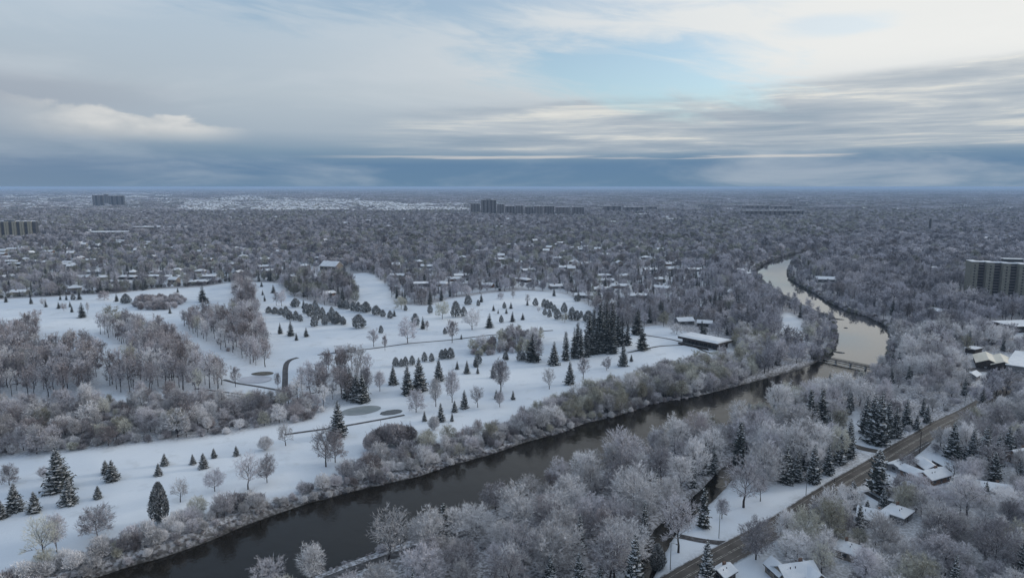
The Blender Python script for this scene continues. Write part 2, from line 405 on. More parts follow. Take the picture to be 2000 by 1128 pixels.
M['recess'] = material('painted_balcony_shade', (0.06, 0.062, 0.066), 0.8)  # dark colour stands in for shade in the balcony recesses, also on penthouses
M['car'] = material('silver_car_paint', (0.35, 0.36, 0.38), 0.35, None, 0.5)
M['tyre'] = material('tyre_rubber', (0.02, 0.02, 0.02), 0.9)
M['rock'] = material('river_rock', (0.12, 0.115, 0.11), 0.9, mk_speckle((0.07, 0.068, 0.065), (0.3, 0.3, 0.31), 0.8, 0.5, 0.7))

def mk_bark(t, b):
    g = t.node('ShaderNodeNewGeometry'); s = t.node('ShaderNodeSeparateXYZ'); t.l.new(g.outputs['Normal'], s.inputs[0])
    n = t.noise(obj_pos(t), 1.5, 4, 0.6)
    bark = t.mix(n, (0.032, 0.028, 0.03), (0.085, 0.075, 0.078))
    t.l.new(t.mix(t.step(t.m('ADD', s.outputs[2], t.m('MULTIPLY', t.m('SUBTRACT', n, 0.5), 0.8)), 0.25, 0.6), bark, (0.62, 0.64, 0.68)), b.inputs['Base Color'])
M['bark'] = material('snow_dusted_bark', (.06, .05, .05), 0.95, mk_bark, 0.1)

def mk_frost(dark, light, lo, hi, scale):
    def f(t, b):
        rnd = t.node('ShaderNodeObjectInfo').outputs['Random']
        n = t.noise(obj_pos(t), scale, 3, 0.65)
        big = t.noise(pos_of(t), 0.02, 3, 0.5)
        v = t.m('ADD', n, t.m('MULTIPLY', t.m('SUBTRACT', rnd, 0.5), 0.30))
        v = t.m('ADD', v, t.m('MULTIPLY', t.m('SUBTRACT', big, 0.5), 0.25))
        t.l.new(t.mix(t.step(v, lo, hi), dark, light), b.inputs['Base Color'])
    return f
FROST = {
    'pale': material('pale_frosted_twigs', (.5, .5, .53), 0.9, mk_frost((0.40, 0.39, 0.398), (0.87, 0.86, 0.875), 0.30, 0.64, 0.9), 0.1),
    'mauve': material('mauve_frosted_twigs', (.4, .38, .43), 0.9, mk_frost((0.25, 0.238, 0.252), (0.76, 0.74, 0.78), 0.34, 0.70, 0.9), 0.1),
    'olive': material('olive_frosted_twigs', (.4, .4, .34), 0.9, mk_frost((0.28, 0.265, 0.21), (0.72, 0.715, 0.65), 0.30, 0.68, 0.9), 0.1),
    'brown': material('brown_frosted_twigs', (.3, .26, .25), 0.9, mk_frost((0.20, 0.175, 0.175), (0.59, 0.545, 0.56), 0.32, 0.72, 0.9), 0.1),
}
FROST['slate'] = material('grey_frosted_twigs', (.25, .25, .28), 0.9, mk_frost((0.20, 0.197, 0.217), (0.66, 0.65, 0.71), 0.30, 0.74, 0.5), 0.1)
FROST['moss'] = material('green_grey_frosted_twigs', (.25, .25, .2), 0.9, mk_frost((0.175, 0.177, 0.15), (0.57, 0.575, 0.53), 0.30, 0.74, 0.5), 0.1)
FROST['umber'] = material('dark_brown_frosted_twigs', (.2, .18, .18), 0.9, mk_frost((0.155, 0.14, 0.144), (0.51, 0.48, 0.495), 0.30, 0.74, 0.5), 0.1)
M['needles'] = material('dark_needles', (.03, .04, .03), 0.9, mk_speckle((0.024, 0.03, 0.03), (0.10, 0.11, 0.105), 1.4), 0.1)
M['needles_grey'] = material('frosted_needles', (.1, .11, .1), 0.9, mk_speckle((0.10, 0.11, 0.11), (0.36, 0.37, 0.38), 1.3), 0.1)
M['cedar'] = material('grey_green_cedar', (.09, .1, .09), 0.9, mk_speckle((0.05, 0.057, 0.055), (0.16, 0.17, 0.165), 1.5), 0.1)
M['cedar_frost'] = material('frosted_cedar_sprays', (.3, .31, .31), 0.9, mk_speckle((0.20, 0.21, 0.21), (0.50, 0.51, 0.53), 1.5), 0.1)
M['needle_snow'] = material('snow_on_boughs', (.6, .62, .66), 0.8, mk_speckle((0.46, 0.48, 0.50), (0.80, 0.82, 0.85), 1.2), 0.1)

# ------------------------------------------------------------------ mesh helpers
def mesh_arrays(name, V, F, mats, MI=None, smooth=False):
    """V n x 3, F list of index tuples or m x 3 array"""
    me = bpy.data.meshes.new(name)
    V = np.asarray(V, np.float32)
    if isinstance(F, np.ndarray):
        m, k = F.shape
        me.vertices.add(len(V)); me.vertices.foreach_set('co', V.ravel())
        me.loops.add(m * k); me.loops.foreach_set('vertex_index', F.astype(np.int32).ravel())
        me.polygons.add(m); me.polygons.foreach_set('loop_start', np.arange(0, m * k, k, dtype=np.int32))
        me.polygons.foreach_set('loop_total', np.full(m, k, np.int32))
        me.update(calc_edges=True)
    else:
        me.from_pydata(V.tolist(), [], F)
        me.update()
    for mt in mats:
        me.materials.append(mt)
    if MI is not None:
        me.polygons.foreach_set('material_index', np.asarray(MI, np.int32))
    if smooth:
        me.polygons.foreach_set('use_smooth', np.ones(len(me.polygons), bool))
    return me

def link(name, me, parent=None, loc=None):
    o = bpy.data.objects.new(name, me); COL.objects.link(o)
    if parent is not None:
        o.parent = parent
    if loc is not None:
        o.location = loc
    return o

def tag(o, label=None, cat=None, group=None, kind=None):
    for k, v in (('label', label), ('category', cat), ('group', group), ('kind', kind)):
        if v:
            o[k] = v
    return o

def thing(name, label, cat, loc, rz=0.0, group=None):
    o = bpy.data.objects.new(name, None); COL.objects.link(o)
    o.empty_display_size = 0.5
    o.location = loc; o.rotation_euler = (0, 0, rz)
    return tag(o, label, cat, group)

class MB:
    """collects simple solids into one mesh"""
    def __init__(self):
        self.v = []; self.f = []
    def add(self, vs, fs):
        b = len(self.v); self.v += [tuple(p) for p in vs]; self.f += [tuple(i + b for i in q) for q in fs]
        return self
    def box(self, x0, x1, y0, y1, z0, z1):
        vs = [(x0, y0, z0), (x1, y0, z0), (x1, y1, z0), (x0, y1, z0), (x0, y0, z1), (x1, y0, z1), (x1, y1, z1), (x0, y1, z1)]
        return self.add(vs, [(0, 3, 2, 1), (4, 5, 6, 7), (0, 1, 5, 4), (1, 2, 6, 5), (2, 3, 7, 6), (3, 0, 4, 7)])
    def prism(self, prof, axis, a0, a1):
        """profile of (u, z) pushed along axis 'x' or 'y'"""
        n = len(prof)
        mk = (lambda a, u, z: (a, u, z)) if axis == 'x' else (lambda a, u, z: (u, a, z))
        vs = [mk(a0, u, z) for u, z in prof] + [mk(a1, u, z) for u, z in prof]
        fs = [tuple(range(n - 1, -1, -1)), tuple(range(n, 2 * n))] + [(i, (i + 1) % n, n + (i + 1) % n, n + i) for i in range(n)]
        return self.add(vs, fs)
    def tube(self, p, q, r0, r1=None, n=6):
        r1 = r0 if r1 is None else r1
        p = np.array(p, float); q = np.array(q, float); d = q - p; d /= np.linalg.norm(d) + 1e-9
        a = np.cross(d, (0, 0, 1) if abs(d[2]) < 0.9 else (1, 0, 0)); a /= np.linalg.norm(a); b = np.cross(d, a)
        vs = [tuple(c + r * (a * math.cos(2 * PI * i / n) + b * math.sin(2 * PI * i / n))) for c, r in ((p, r0), (q, r1)) for i in range(n)]
        return self.add(vs, [(i, (i + 1) % n, n + (i + 1) % n, n + i) for i in range(n)] + [tuple(range(n - 1, -1, -1)), tuple(range(n, 2 * n))])
    def mesh(self, name, mat):
        me = bpy.data.meshes.new(name); me.from_pydata(self.v, [], self.f); me.materials.append(mat); me.update(); return me
    def build(self, name, mat, parent=None, loc=None):
        return link(name, self.mesh(name, mat), parent, loc)

def strip_mesh(line, half, lift, name, mat, kind='structure', half2=None):
    L = offset_line(line, -half); Rr = offset_line(line, half if half2 is None else half2)
    mid = (L + Rr) / 2
    P = np.stack([L, mid, Rr], 1)
    z = ground_z(P[:, :, 0], P[:, :, 1])
    z = np.maximum(z, z.mean(axis=1, keepdims=True)) + lift
    n = len(line)
    V = np.concatenate([P, z[:, :, None]], 2).reshape(-1, 3)
    F = []
    for i in range(n - 1):
        for k in range(2):
            a = i * 3 + k
            F.append((a, a + 1, a + 4, a + 3))
    me = mesh_arrays(name, V, np.array(F), [mat], smooth=True)
    o = link(name, me); tag(o, kind=kind); return o

# ------------------------------------------------------------------ ground
def axis(lo, a, b, hi, step, grow):
    mid = np.arange(a, b + step * .5, step)
    out = [mid]
    s = step; v = b; r = []
    while v < hi:
        s *= grow; v += s; r.append(v)
    out.append(np.array(r))
    s = step; v = a; r = []
    while v > lo:
        s *= grow; v -= s; r.append(v)
    return np.r_[np.array(r[::-1]), mid, np.array(r)] if False else np.concatenate([np.array(r[::-1]), out[0], out[1]])
gx = axis(-90000, -560, 560, 90000, 2.8, 1.09)
gy = axis(-30000, 120, 900, 90000, 2.8, 1.06)
GX, GY = np.meshgrid(gx, gy)
GZ = ground_z(GX, GY)
nx, ny = len(gx), len(gy)
idx = np.arange(nx * ny).reshape(ny, nx)
F = np.stack([idx[:-1, :-1], idx[:-1, 1:], idx[1:, 1:], idx[1:, :-1]], -1).reshape(-1, 4)
gm = mesh_arrays('ground', np.stack([GX, GY, GZ], -1).reshape(-1, 3), F, [M['ground']], smooth=True)
open_mask = inside(GOLF, GX, GY)
for p in CLEAR:
    open_mask |= inside(p, GX, GY)
lit = np.where(open_mask, 0.0, 0.9)
for k, p in WOODS.items():
    lit = np.where(inside(p, GX, GY), 0.45, lit)
lit = np.where(inside(THICKET, GX, GY), 0.7, lit)
for p in (LOT_A, LOT_B):
    lit = np.where(inside(p, GX, GY), 0.55, lit)
for p in SUBURBS:
    lit = np.where(inside(p, GX, GY) & ~open_mask, 0.35, lit)
lit = np.where((GX > 120 + (GY - 240) * 1.2) & (GY < 420) & ~open_mask, 0.6, lit)
for _ in range(2):
    lit[1:-1, 1:-1] = (lit[:-2, 1:-1] + lit[2:, 1:-1] + lit[1:-1, :-2] + lit[1:-1, 2:] + 2 * lit[1:-1, 1:-1]) / 6
la = gm.attributes.new('litter', 'FLOAT', 'POINT'); la.data.foreach_set('value', lit.ravel().astype(np.float32))
mud = np.zeros(GX.shape)
near_ = (GY < 1400) & (GX > -400) & (GX < 800)
mud[near_] = np.clip((2.2 - river_sd(GX[near_], GY[near_])) / 1.5, 0, 1)
cr_ = (GX > 20) & (GX < 140) & (GY > 140) & (GY < 290)
mud[cr_] = np.maximum(mud[cr_], np.clip((CREEK_HALF + 1.2 - dist_line(CREEK, GX[cr_], GY[cr_])) / 1.5, 0, 1))
ma = gm.attributes.new('mud', 'FLOAT', 'POINT'); ma.data.foreach_set('value', mud.ravel().astype(np.float32))
tag(link('ground', gm), kind='structure')

# water: one level sheet in the carved channel
def fill_poly(poly, z, name, mat, lift_ground=None):
    from mathutils.geometry import tessellate_polygon
    from mathutils import Vector
    if lift_ground is None:
        V = [(x, y, z) for x, y in poly]
    else:
        zz = ground_z(poly[:, 0], poly[:, 1]); V = [(x, y, max(zz.mean(), h) + lift_ground) for (x, y), h in zip(poly, zz)]
    T = tessellate_polygon([[Vector(v) for v in V]])
    me = mesh_arrays(name, V, np.array([tuple(t) for t in T]), [mat])
    me.validate()
    for p in me.polygons:
        pass
    o = link(name, me); tag(o, kind='structure'); return o
wl = offset_line(smooth_line(G(LEFT_BANK, WATER_Z), 5, 2), -2.5); wr = offset_line(smooth_line(G(RIGHT_BANK, WATER_Z), 5, 2), -2.5)
WEIR_A, WEIR_B = np.array(ground_pt(1580, 690, WATER_Z)), np.array(ground_pt(1740, 721, WATER_Z))
def cut(line):
    n_ = WEIR_B - WEIR_A
    s_ = (line[:, 0] - WEIR_A[0]) * n_[1] - (line[:, 1] - WEIR_A[1]) * n_[0]
    return s_ > 0                                     # downstream of the weir
dl, dr = cut(wl), cut(wr)
kl = int(np.argmin(np.abs((wl[:, 0] - WEIR_A[0]) * (WEIR_B - WEIR_A)[1] - (wl[:, 1] - WEIR_A[1]) * (WEIR_B - WEIR_A)[0]) + 1e3 * (np.hypot(*(wl - (WEIR_A + WEIR_B) / 2).T) > 60)))
kr = int(np.argmin(np.abs((wr[:, 0] - WEIR_A[0]) * (WEIR_B - WEIR_A)[1] - (wr[:, 1] - WEIR_A[1]) * (WEIR_B - WEIR_A)[0]) + 1e3 * (np.hypot(*(wr - (WEIR_A + WEIR_B) / 2).T) > 60)))
fill_poly(np.vstack([wl[:kl + 1], wr[kr:]]), WATER_Z, 'river', M['water'])
fill_poly(np.vstack([wl[kl:], wr[:kr + 1]]), WATER_Z, 'river_pool', M['pool'])
strip_mesh(CREEK, CREEK_HALF + .8, 0, 'creek', M['water'])
bpy.data.objects['creek'].data.vertices.foreach_set('co', np.concatenate([np.stack([offset_line(CREEK, s) for s in (-CREEK_HALF - .8, 0, CREEK_HALF + .8)], 1), np.full((len(CREEK), 3, 1), -0.95)], 2).astype(np.float32).ravel())

# road, markings, paths
strip_mesh(ROAD_MID, ROAD_W / 2, 0.06, 'road', M['asphalt'])
for s in (-1, 1):
    strip_mesh(offset_line(ROAD_MID, s * (ROAD_W / 2 + 0.15)), 0.15, 0.16, 'kerb', M['kerb'])
for off in (-0.25, 0.25):
    strip_mesh(offset_line(ROAD_MID, off), 0.09, 0.075, 'centre_line_marking', M['paint'])
for off in (-ROAD_W / 2 + 1.5, ROAD_W / 2 - 1.5):
    strip_mesh(offset_line(ROAD_MID, off), 0.06, 0.075, 'edge_line_marking', M['paint'])
strip_mesh(SIDE_ROAD, 2.4, 0.045, 'side_road', M['asphalt'])
PATHS = [
    ([(582, 697), (572, 699), (565, 702), (559, 710), (557, 724), (557, 738), (556, 763)], 1.6),
    ([(436, 744), (446, 746), (458, 751), (506, 756), (556, 763)], 1.1),
    ([(380, 763), (400, 765), (453, 770), (500, 773), (545, 775)], 0.9),
    ([(444, 774), (480, 778), (513, 776), (545, 772)], 0.8),
    ([(595, 769), (602, 767), (630, 761), (655, 757)], 0.8),
    ([(556, 849), (568, 847), (600, 842), (648, 835), (691, 827), (749, 816), (790, 808)], 1.0),
    ([(620, 692), (650, 689), (728, 680), (799, 669), (877, 662), (951, 653), (1005, 650), (1080, 645)], 1.1),
    ([(1240, 652), (1260, 657), (1306, 664), (1350, 675)], 1.1),
    ([(1225, 689), (1239, 687), (1288, 678), (1350, 676), (1378, 690), (1400, 694)], 1.1),
    ([(560, 1170), (640, 1137), (673, 1123), (794, 1079), (862, 1058), (942, 1030), (1020, 1004), (1120, 968)], 1.7),
    ([(-60, 767), (0, 757), (42, 751)], 0.9),
    ([(245, 732), (266, 734), (300, 736), (341, 737)], 0.8),
    ([(1098, 562), (1125, 572), (1160, 588)], 2.0),
    ([(1310, 1042), (1345, 1050), (1400, 1062), (1420, 1060)], 1.4),
    ([(1690, 960), (1720, 978), (1748, 992)], 1.2),
    ([(1770, 896), (1800, 874), (1812, 862)], 1.5),
    ([(1890, 722), (1925, 722), (1962, 726)], 5.0),
]
for pts, half in PATHS:
    strip_mesh(smooth_line(G(pts), 2.5, 4), half, 0.07, 'path', M['path'])
    if half == 1.7:
        strip_mesh(offset_line(smooth_line(G(pts), 2.5, 4), 2.6), 0.25, 0.12, 'path_edging', M['kerb'])
def ellipse(px, py, wpx, hpx, n=40, jit=0.0, tilt=0.0):
    x, y = ground_pt(px, py); a = abs(ground_pt(px + wpx / 2, py)[0] - x); b = abs(ground_pt(px, py - hpx / 2)[1] - y)
    r = random.Random(int(px))
    return np.array([(x + a * math.cos(t) * (1 + r.uniform(-jit, jit)) + tilt * b * math.sin(t), y + b * math.sin(t) * (1 + r.uniform(-jit, jit))) for t in np.linspace(0, 2 * PI, n, endpoint=False)])
fill_poly(ellipse(705, 800, 66, 19, tilt=0.5), 0, 'pond', M['ice'], 0.10)
fill_poly(ellipse(764, 803, 38, 11, 26, 0.05, 0.5), 0, 'pond', M['pond'], 0.12)
fill_poly(ellipse(498, 743, 64, 15), 0, 'pond', M['ice_pale'], 0.10)
fill_poly(ellipse(513, 731, 42, 8, 26, 0.06), 0, 'sand_bunker', M['bunker'], 0.12)
fill_poly(ellipse(478, 777, 26, 7, 24, 0.08), 0, 'sand_bunker', M['bunker'], 0.12)

# ------------------------------------------------------------------ tree and shrub templates
def unit(v):
    return v / (np.linalg.norm(v) + 1e-9)

class Plant:
    """collects tapered limbs and twig slivers; gives a trunk mesh, a crown mesh and both in one"""
    def __init__(self, seed):
        self.r = np.random.default_rng(seed)
        self.tv = []; self.tf = []; self.cv = []; self.cf = []; self.cm = []
        self.sl = []
    def limb(self, p, q, r0, r1, n):
        d = unit(q - p); a = unit(np.cross(d, (0.3, 0.2, 1.0) if abs(d[2]) < 0.9 else (1, 0, 0))); b = np.cross(d, a)
        i0 = len(self.tv)
        for c, r in ((p, r0), (q, r1)):
            for k in range(n):
                t = 2 * PI * k / n
                self.tv.append(c + r * (a * math.cos(t) + b * math.sin(t)))
        for k in range(n):
            k2 = (k + 1) % n
            self.tf.append((i0 + k, i0 + k2, i0 + n + k2)); self.tf.append((i0 + k, i0 + n + k2, i0 + n + k))
    def sliver(self, p, d, L, w, mi=0, side=None):
        s = unit(np.cross(d, self.r.normal(size=3)) if side is None else side) * (w / 2)
        i = len(self.cv)
        self.cv += [p - s, p + s, p + d * L]
        self.cf.append((i, i + 1, i + 2)); self.cm.append(mi)
    def meshes(self, name, trunk_mat, crown_mats):
        tv = np.array(self.tv).reshape(-1, 3); cv = np.array(self.cv).reshape(-1, 3)
        tf = np.array(self.tf, int).reshape(-1, 3); cf = np.array(self.cf, int).reshape(-1, 3)
        cm = np.array(self.cm, int)
        T = mesh_arrays('trunk', tv, tf, [trunk_mat], smooth=True)
        K = mesh_arrays('crown', cv, cf, crown_mats, cm)
        B = mesh_arrays(name, np.vstack([tv, cv]), np.vstack([tf, cf + len(tv)]), [trunk_mat] + crown_mats, np.r_[np.zeros(len(tf), int), cm + 1])
        return T, K, B

def bare_tree(seed, H=12.0, Wd=10.0, trunk=0.2, up=0.35, limbs=9, subs=5, subs2=6, tw=11, twL=1.2, twW=0.12, droop=0.0, round_=0.5, shell=0, sL=0.8, sW=0.11):
    P = Plant(seed); r = P.r
    top = np.array([r.normal(0, .03) * H, r.normal(0, .03) * H, H * 0.86])
    base = np.zeros(3); R0 = 0.025 * H + 0.08
    pts = [base + (top - base) * t + np.r_[r.normal(0, 0.015 * H, 2) * (t > 0), 0] for t in np.linspace(0, 1, 5)]
    for i in range(4):
        P.limb(pts[i] - (np.array([0, 0, .4]) if i == 0 else 0), pts[i + 1], R0 * (1 - i * 0.23), R0 * (1 - (i + 1) * 0.23) + 0.02, 5)
    along = lambda t: pts[min(3, int(t * 4))] + (pts[min(3, int(t * 4)) + 1] - pts[min(3, int(t * 4))]) * (t * 4 - min(3, int(t * 4)))
    az = r.uniform(0, 2 * PI)
    for i in range(limbs):
        f = (i + r.uniform(0.1, 0.9)) / limbs
        t = trunk + (0.98 - trunk) * f
        az += 2.4 + r.normal(0, 0.3)
        p = along(t)
        prof = math.sin(PI * min(1, 0.18 + 0.80 * (f ** 0.85) * (1 - round_ * 0.25))) ** 0.6
        L = Wd * 0.5 * prof * r.uniform(0.85, 1.15)
        el = up * 1.2 + f * 0.75 + r.normal(0, 0.1)
        L = max(L, 0.12 * Wd) / max(0.45, math.cos(el))
        L = min(L, 0.62 * H)
        d = np.array([math.cos(az) * math.cos(el), math.sin(az) * math.cos(el), math.sin(el)])
        grow(P, p, d, L, R0 * 0.52 * (1 - 0.40 * f), 1, subs, subs2, tw, twL, twW, droop)
    # normalise to H x Wd
    allv = np.array(P.cv)
    h = np.percentile(allv[:, 2], 99.7); wd = np.percentile(np.hypot(allv[:, 0], allv[:, 1]), 98.5) * 2
    s = np.array([Wd / wd, Wd / wd, H / h])
    P.cv = [v * s for v in P.cv]; P.tv = [v * s for v in P.tv]
    dome(P, H, Wd, trunk, shell, sL, sW)
    return P

def dome(P, H, Wd, low, n, sL, sW, lobes=9, flat=0.62):
    """the fine outer twigs: a lumpy dome, densest at its surface"""
    r = P.r
    lob = r.normal(size=(lobes, 3)); lob[:, 2] = np.abs(lob[:, 2]) * 1.1 - .25; lob /= np.linalg.norm(lob, axis=1)[:, None]
    z0 = H * low * 0.9; hh = H * 0.97 - z0
    for i in range(n):
        u = r.normal(size=3); u /= np.linalg.norm(u)
        k = max(0, (lob @ u).max()) ** 9
        f = (r.random() ** 0.33) * (0.74 + 0.30 * k)
        z = u[2] if u[2] > 0 else u[2] * .75
        p = np.array([u[0] * Wd / 2 * f, u[1] * Wd / 2 * f, z0 + hh * (0.42 + (0.58 * z * f if z > 0 else .42 * z * f / .75))])
        d = unit(u * .9 + r.normal(0, .45, 3) + np.array([0, 0, .35]))
        P.sliver(p, d, sL * r.uniform(.6, 1.3), sW * r.uniform(.7, 1.4))

def grow(P, p, d, L, rad, lev, subs, subs2, tw, twL, twW, droop):
    r = P.r
    n = 3 if lev == 1 else 2
    q = p; pts = [p]; dd = d
    for i in range(n):
        dd = unit(dd + r.normal(0, 0.16, 3) + np.array([0, 0, 0.10 - droop * 0.5 * (i + 1)]))
        q2 = q + dd * L / n
        if lev == 1:
            P.limb(q, q2, rad * (1 - i * .28), rad * (1 - (i + 1) * .28), 4)
        elif lev == 2 and rad > 0.0:
            P.limb(q, q2, rad * (1 - i * .4), rad * (1 - (i + 1) * .4), 3)
        else:
            P.sliver(q, unit(q2 - q), np.linalg.norm(q2 - q) * 1.1, max(0.06, twW * 0.9))
        pts.append(q2); q = q2
    kids = {1: subs, 2: subs2}.get(lev, 0)
    def at(t):
        k = min(n - 1, int(t * n)); return pts[k] + (pts[k + 1] - pts[k]) * (t * n - k)
    for j in range(kids):
        t = 0.28 + 0.72 * (j + r.uniform(0.2, 1.0)) / kids
        side = unit(np.cross(dd, r.normal(size=3)))
        cd = unit(dd * r.uniform(0.55, 0.9) + side * r.uniform(0.6, 0.95) + np.array([0, 0, 0.15]))
        grow(P, at(min(t, .999)), cd, L * r.uniform(0.42, 0.62), rad * 0.58, lev + 1, subs, subs2, tw, twL, twW, droop)
    m = tw if kids == 0 else tw // 2
    for j in range(m):
        t = min(0.999, (0.3 if kids == 0 else 0.6) + 0.7 * r.random())
        cd = unit(dd * 0.8 + r.normal(0, 0.55, 3) + np.array([0, 0, 0.12 - droop]))
        P.sliver(at(t), cd, twL * r.uniform(0.6, 1.3), twW * r.uniform(0.7, 1.4))

def shrub(seed, H=3.5, Wd=4.5, stems=12, subs=4, tw=7, twL=0.8, twW=0.12, shell=0, sL=.5, sW=.1):
    P = Plant(seed); r = P.r
    for i in range(stems):
        az = 2.4 * i + r.normal(0, .3); f = (i + .5) / stems
        el = 1.45 - 1.05 * f ** 0.8
        d = np.array([math.cos(az) * math.cos(el), math.sin(az) * math.cos(el), math.sin(el)])
        p = np.array([math.cos(az), math.sin(az), 0]) * 0.12 * Wd * r.random()
        L = (H * 0.85) if el > 1.0 else math.hypot(H * .6, Wd * .4)
        grow(P, p - np.array([0, 0, .2]), d, L * r.uniform(0.75, 1.0), 0.05, 1, subs, 0, tw, twL, twW, 0.0)
        for j in range(tw):
            P.sliver(p + d * L * r.uniform(.15, .5), unit(d * .5 + r.normal(0, .6, 3)), twL, twW)
    allv = np.array(P.cv); h = np.percentile(allv[:, 2], 99.5); wd = np.percentile(np.hypot(allv[:, 0], allv[:, 1]), 98) * 2
    s = np.array([Wd / wd, Wd / wd, H / h])
    P.cv = [v * s for v in P.cv]; P.tv = [v * s for v in P.tv]
    dome(P, H, Wd, 0.02, shell, sL, sW, 7)
    return P

def spruce(seed, H=12.0, Wd=6.0, whorls=15, per=10, seg=3, snow=0.55, skirt=0.04, power=0.85, ragged=0.12):
    """whorls of drooping boughs; crown slots: 0 needles, 1 snow on the boughs"""
    P = Plant(seed); r = P.r
    P.limb(np.array([0, 0, -.4]), np.array([0, 0, H * 0.5]), 0.02 * H + .05, 0.012 * H + .03, 6)
    P.limb(np.array([0, 0, H * 0.5]), np.array([0, 0, H * 0.98]), 0.012 * H + .03, 0.02, 5)
    for i in range(whorls):
        t = skirt + (0.97 - skirt) * (i / (whorls - 1)) ** 0.92
        z = H * t
        Lr = Wd * 0.5 * (1 - t) ** power + 0.03 * Wd
        if i == 0: Lr *= 0.8
        n = max(4, int(per * (0.45 + 0.55 * (1 - t))))
        a0 = r.uniform(0, 6.3)
        for k in range(n):
            az = a0 + 2 * PI * k / n + r.normal(0, 0.12)
            L = Lr * r.uniform(1 - ragged * 2, 1 + ragged)
            el0 = -0.10 - 0.30 * (1 - t) + r.normal(0, .08) + 0.5 * max(0, t - 0.75)
            out = np.array([math.cos(az), math.sin(az), 0]); sd = np.array([-math.sin(az), math.cos(az), 0])
            p = np.array([0, 0, z]) + r.normal(0, 0.01 * H, 3) * np.array([1, 1, .6]); wbase = L * 0.30 + 0.10
            spine = [p]; el = el0
            for s_ in range(seg):
                d = out * math.cos(el) + np.array([0, 0, math.sin(el)])
                spine.append(spine[-1] + d * L / seg); el += 0.18
            ws = [wbase * f * r.uniform(.8, 1.2) for f in ([0.35, 1.0, 0.85, 0.12] if seg == 3 else [0.4, 1.0, 0.12] if seg == 2 else [0.9, 0.1])]
            hang = 0.55
            edge = []
            for s_, c in enumerate(spine):
                edge.append((c + sd * ws[s_] - np.array([0, 0, hang * ws[s_]]), c - sd * ws[s_] - np.array([0, 0, hang * ws[s_]])))
            for s_ in range(seg):
                i0 = len(P.cv)
                P.cv += [spine[s_], spine[s_ + 1], edge[s_][0], edge[s_ + 1][0], edge[s_][1], edge[s_ + 1][1]]
                for tri in ((0, 2, 3), (0, 3, 1), (0, 1, 5), (0, 5, 4)):
                    P.cf.append(tuple(i0 + x for x in tri)); P.cm.append(0)
                if r.random() < snow * (0.35 + 0.65 * (s_ + 1) / seg):
                    up_ = np.array([0, 0, 0.05 + 0.004 * H]); w_ = r.uniform(.5, 1.0)
                    i0 = len(P.cv)
                    mid = lambda e, c: c + (e - c) * w_
                    a_, b_ = spine[s_] + up_, spine[s_ + 1] + up_
                    P.cv += [a_, b_, mid(edge[s_][0], spine[s_]) + up_, mid(edge[s_ + 1][0], spine[s_ + 1]) + up_, mid(edge[s_][1], spine[s_]) + up_, mid(edge[s_ + 1][1], spine[s_ + 1]) + up_]
                    tris = ((0, 2, 3), (0, 3, 1)) if r.random() < .5 else ((0, 1, 5), (0, 5, 4))
                    if r.random() < .7: tris = ((0, 2, 3), (0, 3, 1), (0, 1, 5), (0, 5, 4))
                    for tri in tris:
                        P.cf.append(tuple(i0 + x for x in tri)); P.cm.append(1)
            if seg >= 2:                                                      # ragged hanging tips
                for q in range(seg):
                    e = edge[min(q + 1, seg)][q % 2]
                    P.sliver(e + np.array([0, 0, .05]), unit(out * .6 + sd * r.normal(0, .6) + np.array([0, 0, -.7])), wbase * 0.7, wbase * 0.5, 0)
    return P

def cedar(seed, H=6.0, Wd=3.5, n=520, size=0.5, frosty=0.3, egg=0.38, lump=0.12):
    """dense egg of small upright sprays; crown slots: 0 needles, 1 frost-white sprays"""
    P = Plant(seed); r = P.r
    P.limb(np.array([0, 0, -.3]), np.array([0, 0, H * 0.6]), 0.04 * H, 0.02 * H, 5)
    lob = r.normal(size=(7, 3)); lob /= np.linalg.norm(lob, axis=1)[:, None]
    for i in range(n):
        u = r.normal(size=3); u /= np.linalg.norm(u)
        t = (u[2] + 1) / 2
        if t < egg: prof = math.sin(PI / 2 * (0.45 + 0.55 * t / egg))
        else: prof = max(0, 1 - ((t - egg) / (1 - egg)) ** 1.35) ** .75
        l = 1 + lump * (max(0, (lob @ u).max()) ** 4 * 2 - 0.8)
        f = (r.random() ** 0.35) * l
        h = np.hypot(u[0], u[1]) + 1e-6
        p = np.array([u[0] / h * prof * Wd / 2 * f, u[1] / h * prof * Wd / 2 * f, 0.05 * H + t * H * 0.93])
        out = np.array([u[0] / h, u[1] / h, 0.0])
        d = unit(out * 0.55 + np.array([0, 0, 0.75]) + r.normal(0, .3, 3))
        P.sliver(p, d, size * r.uniform(.8, 1.6), size * r.uniform(.6, 1.0), 1 if r.random() < frosty * (0.5 + 0.9 * t) else 0)
    return P

TPL = {}
def reg(key, P, crown_mats, tr=None):
    TPL[key] = P.meshes(key[0], tr or M['bark'], crown_mats)
def tints(key, P, names=('pale', 'mauve', 'olive', 'brown', 'slate', 'moss', 'umber')):
    base = None
    for nm in names:
        if base is None:
            base = P.meshes(key, M['bark'], [FROST[nm]]); TPL[key, nm] = base
        else:
            T, K, B = base; K2, B2 = K.copy(), B.copy()
            K2.materials[0] = FROST[nm]; B2.materials[1] = FROST[nm]
            TPL[key, nm] = (T, K2, B2)

DIM = {}     # height and width each template is built at
def bare(key, **kw):
    DIM[key] = (kw['H'], kw['Wd']); tints(key, bare_tree(**kw))
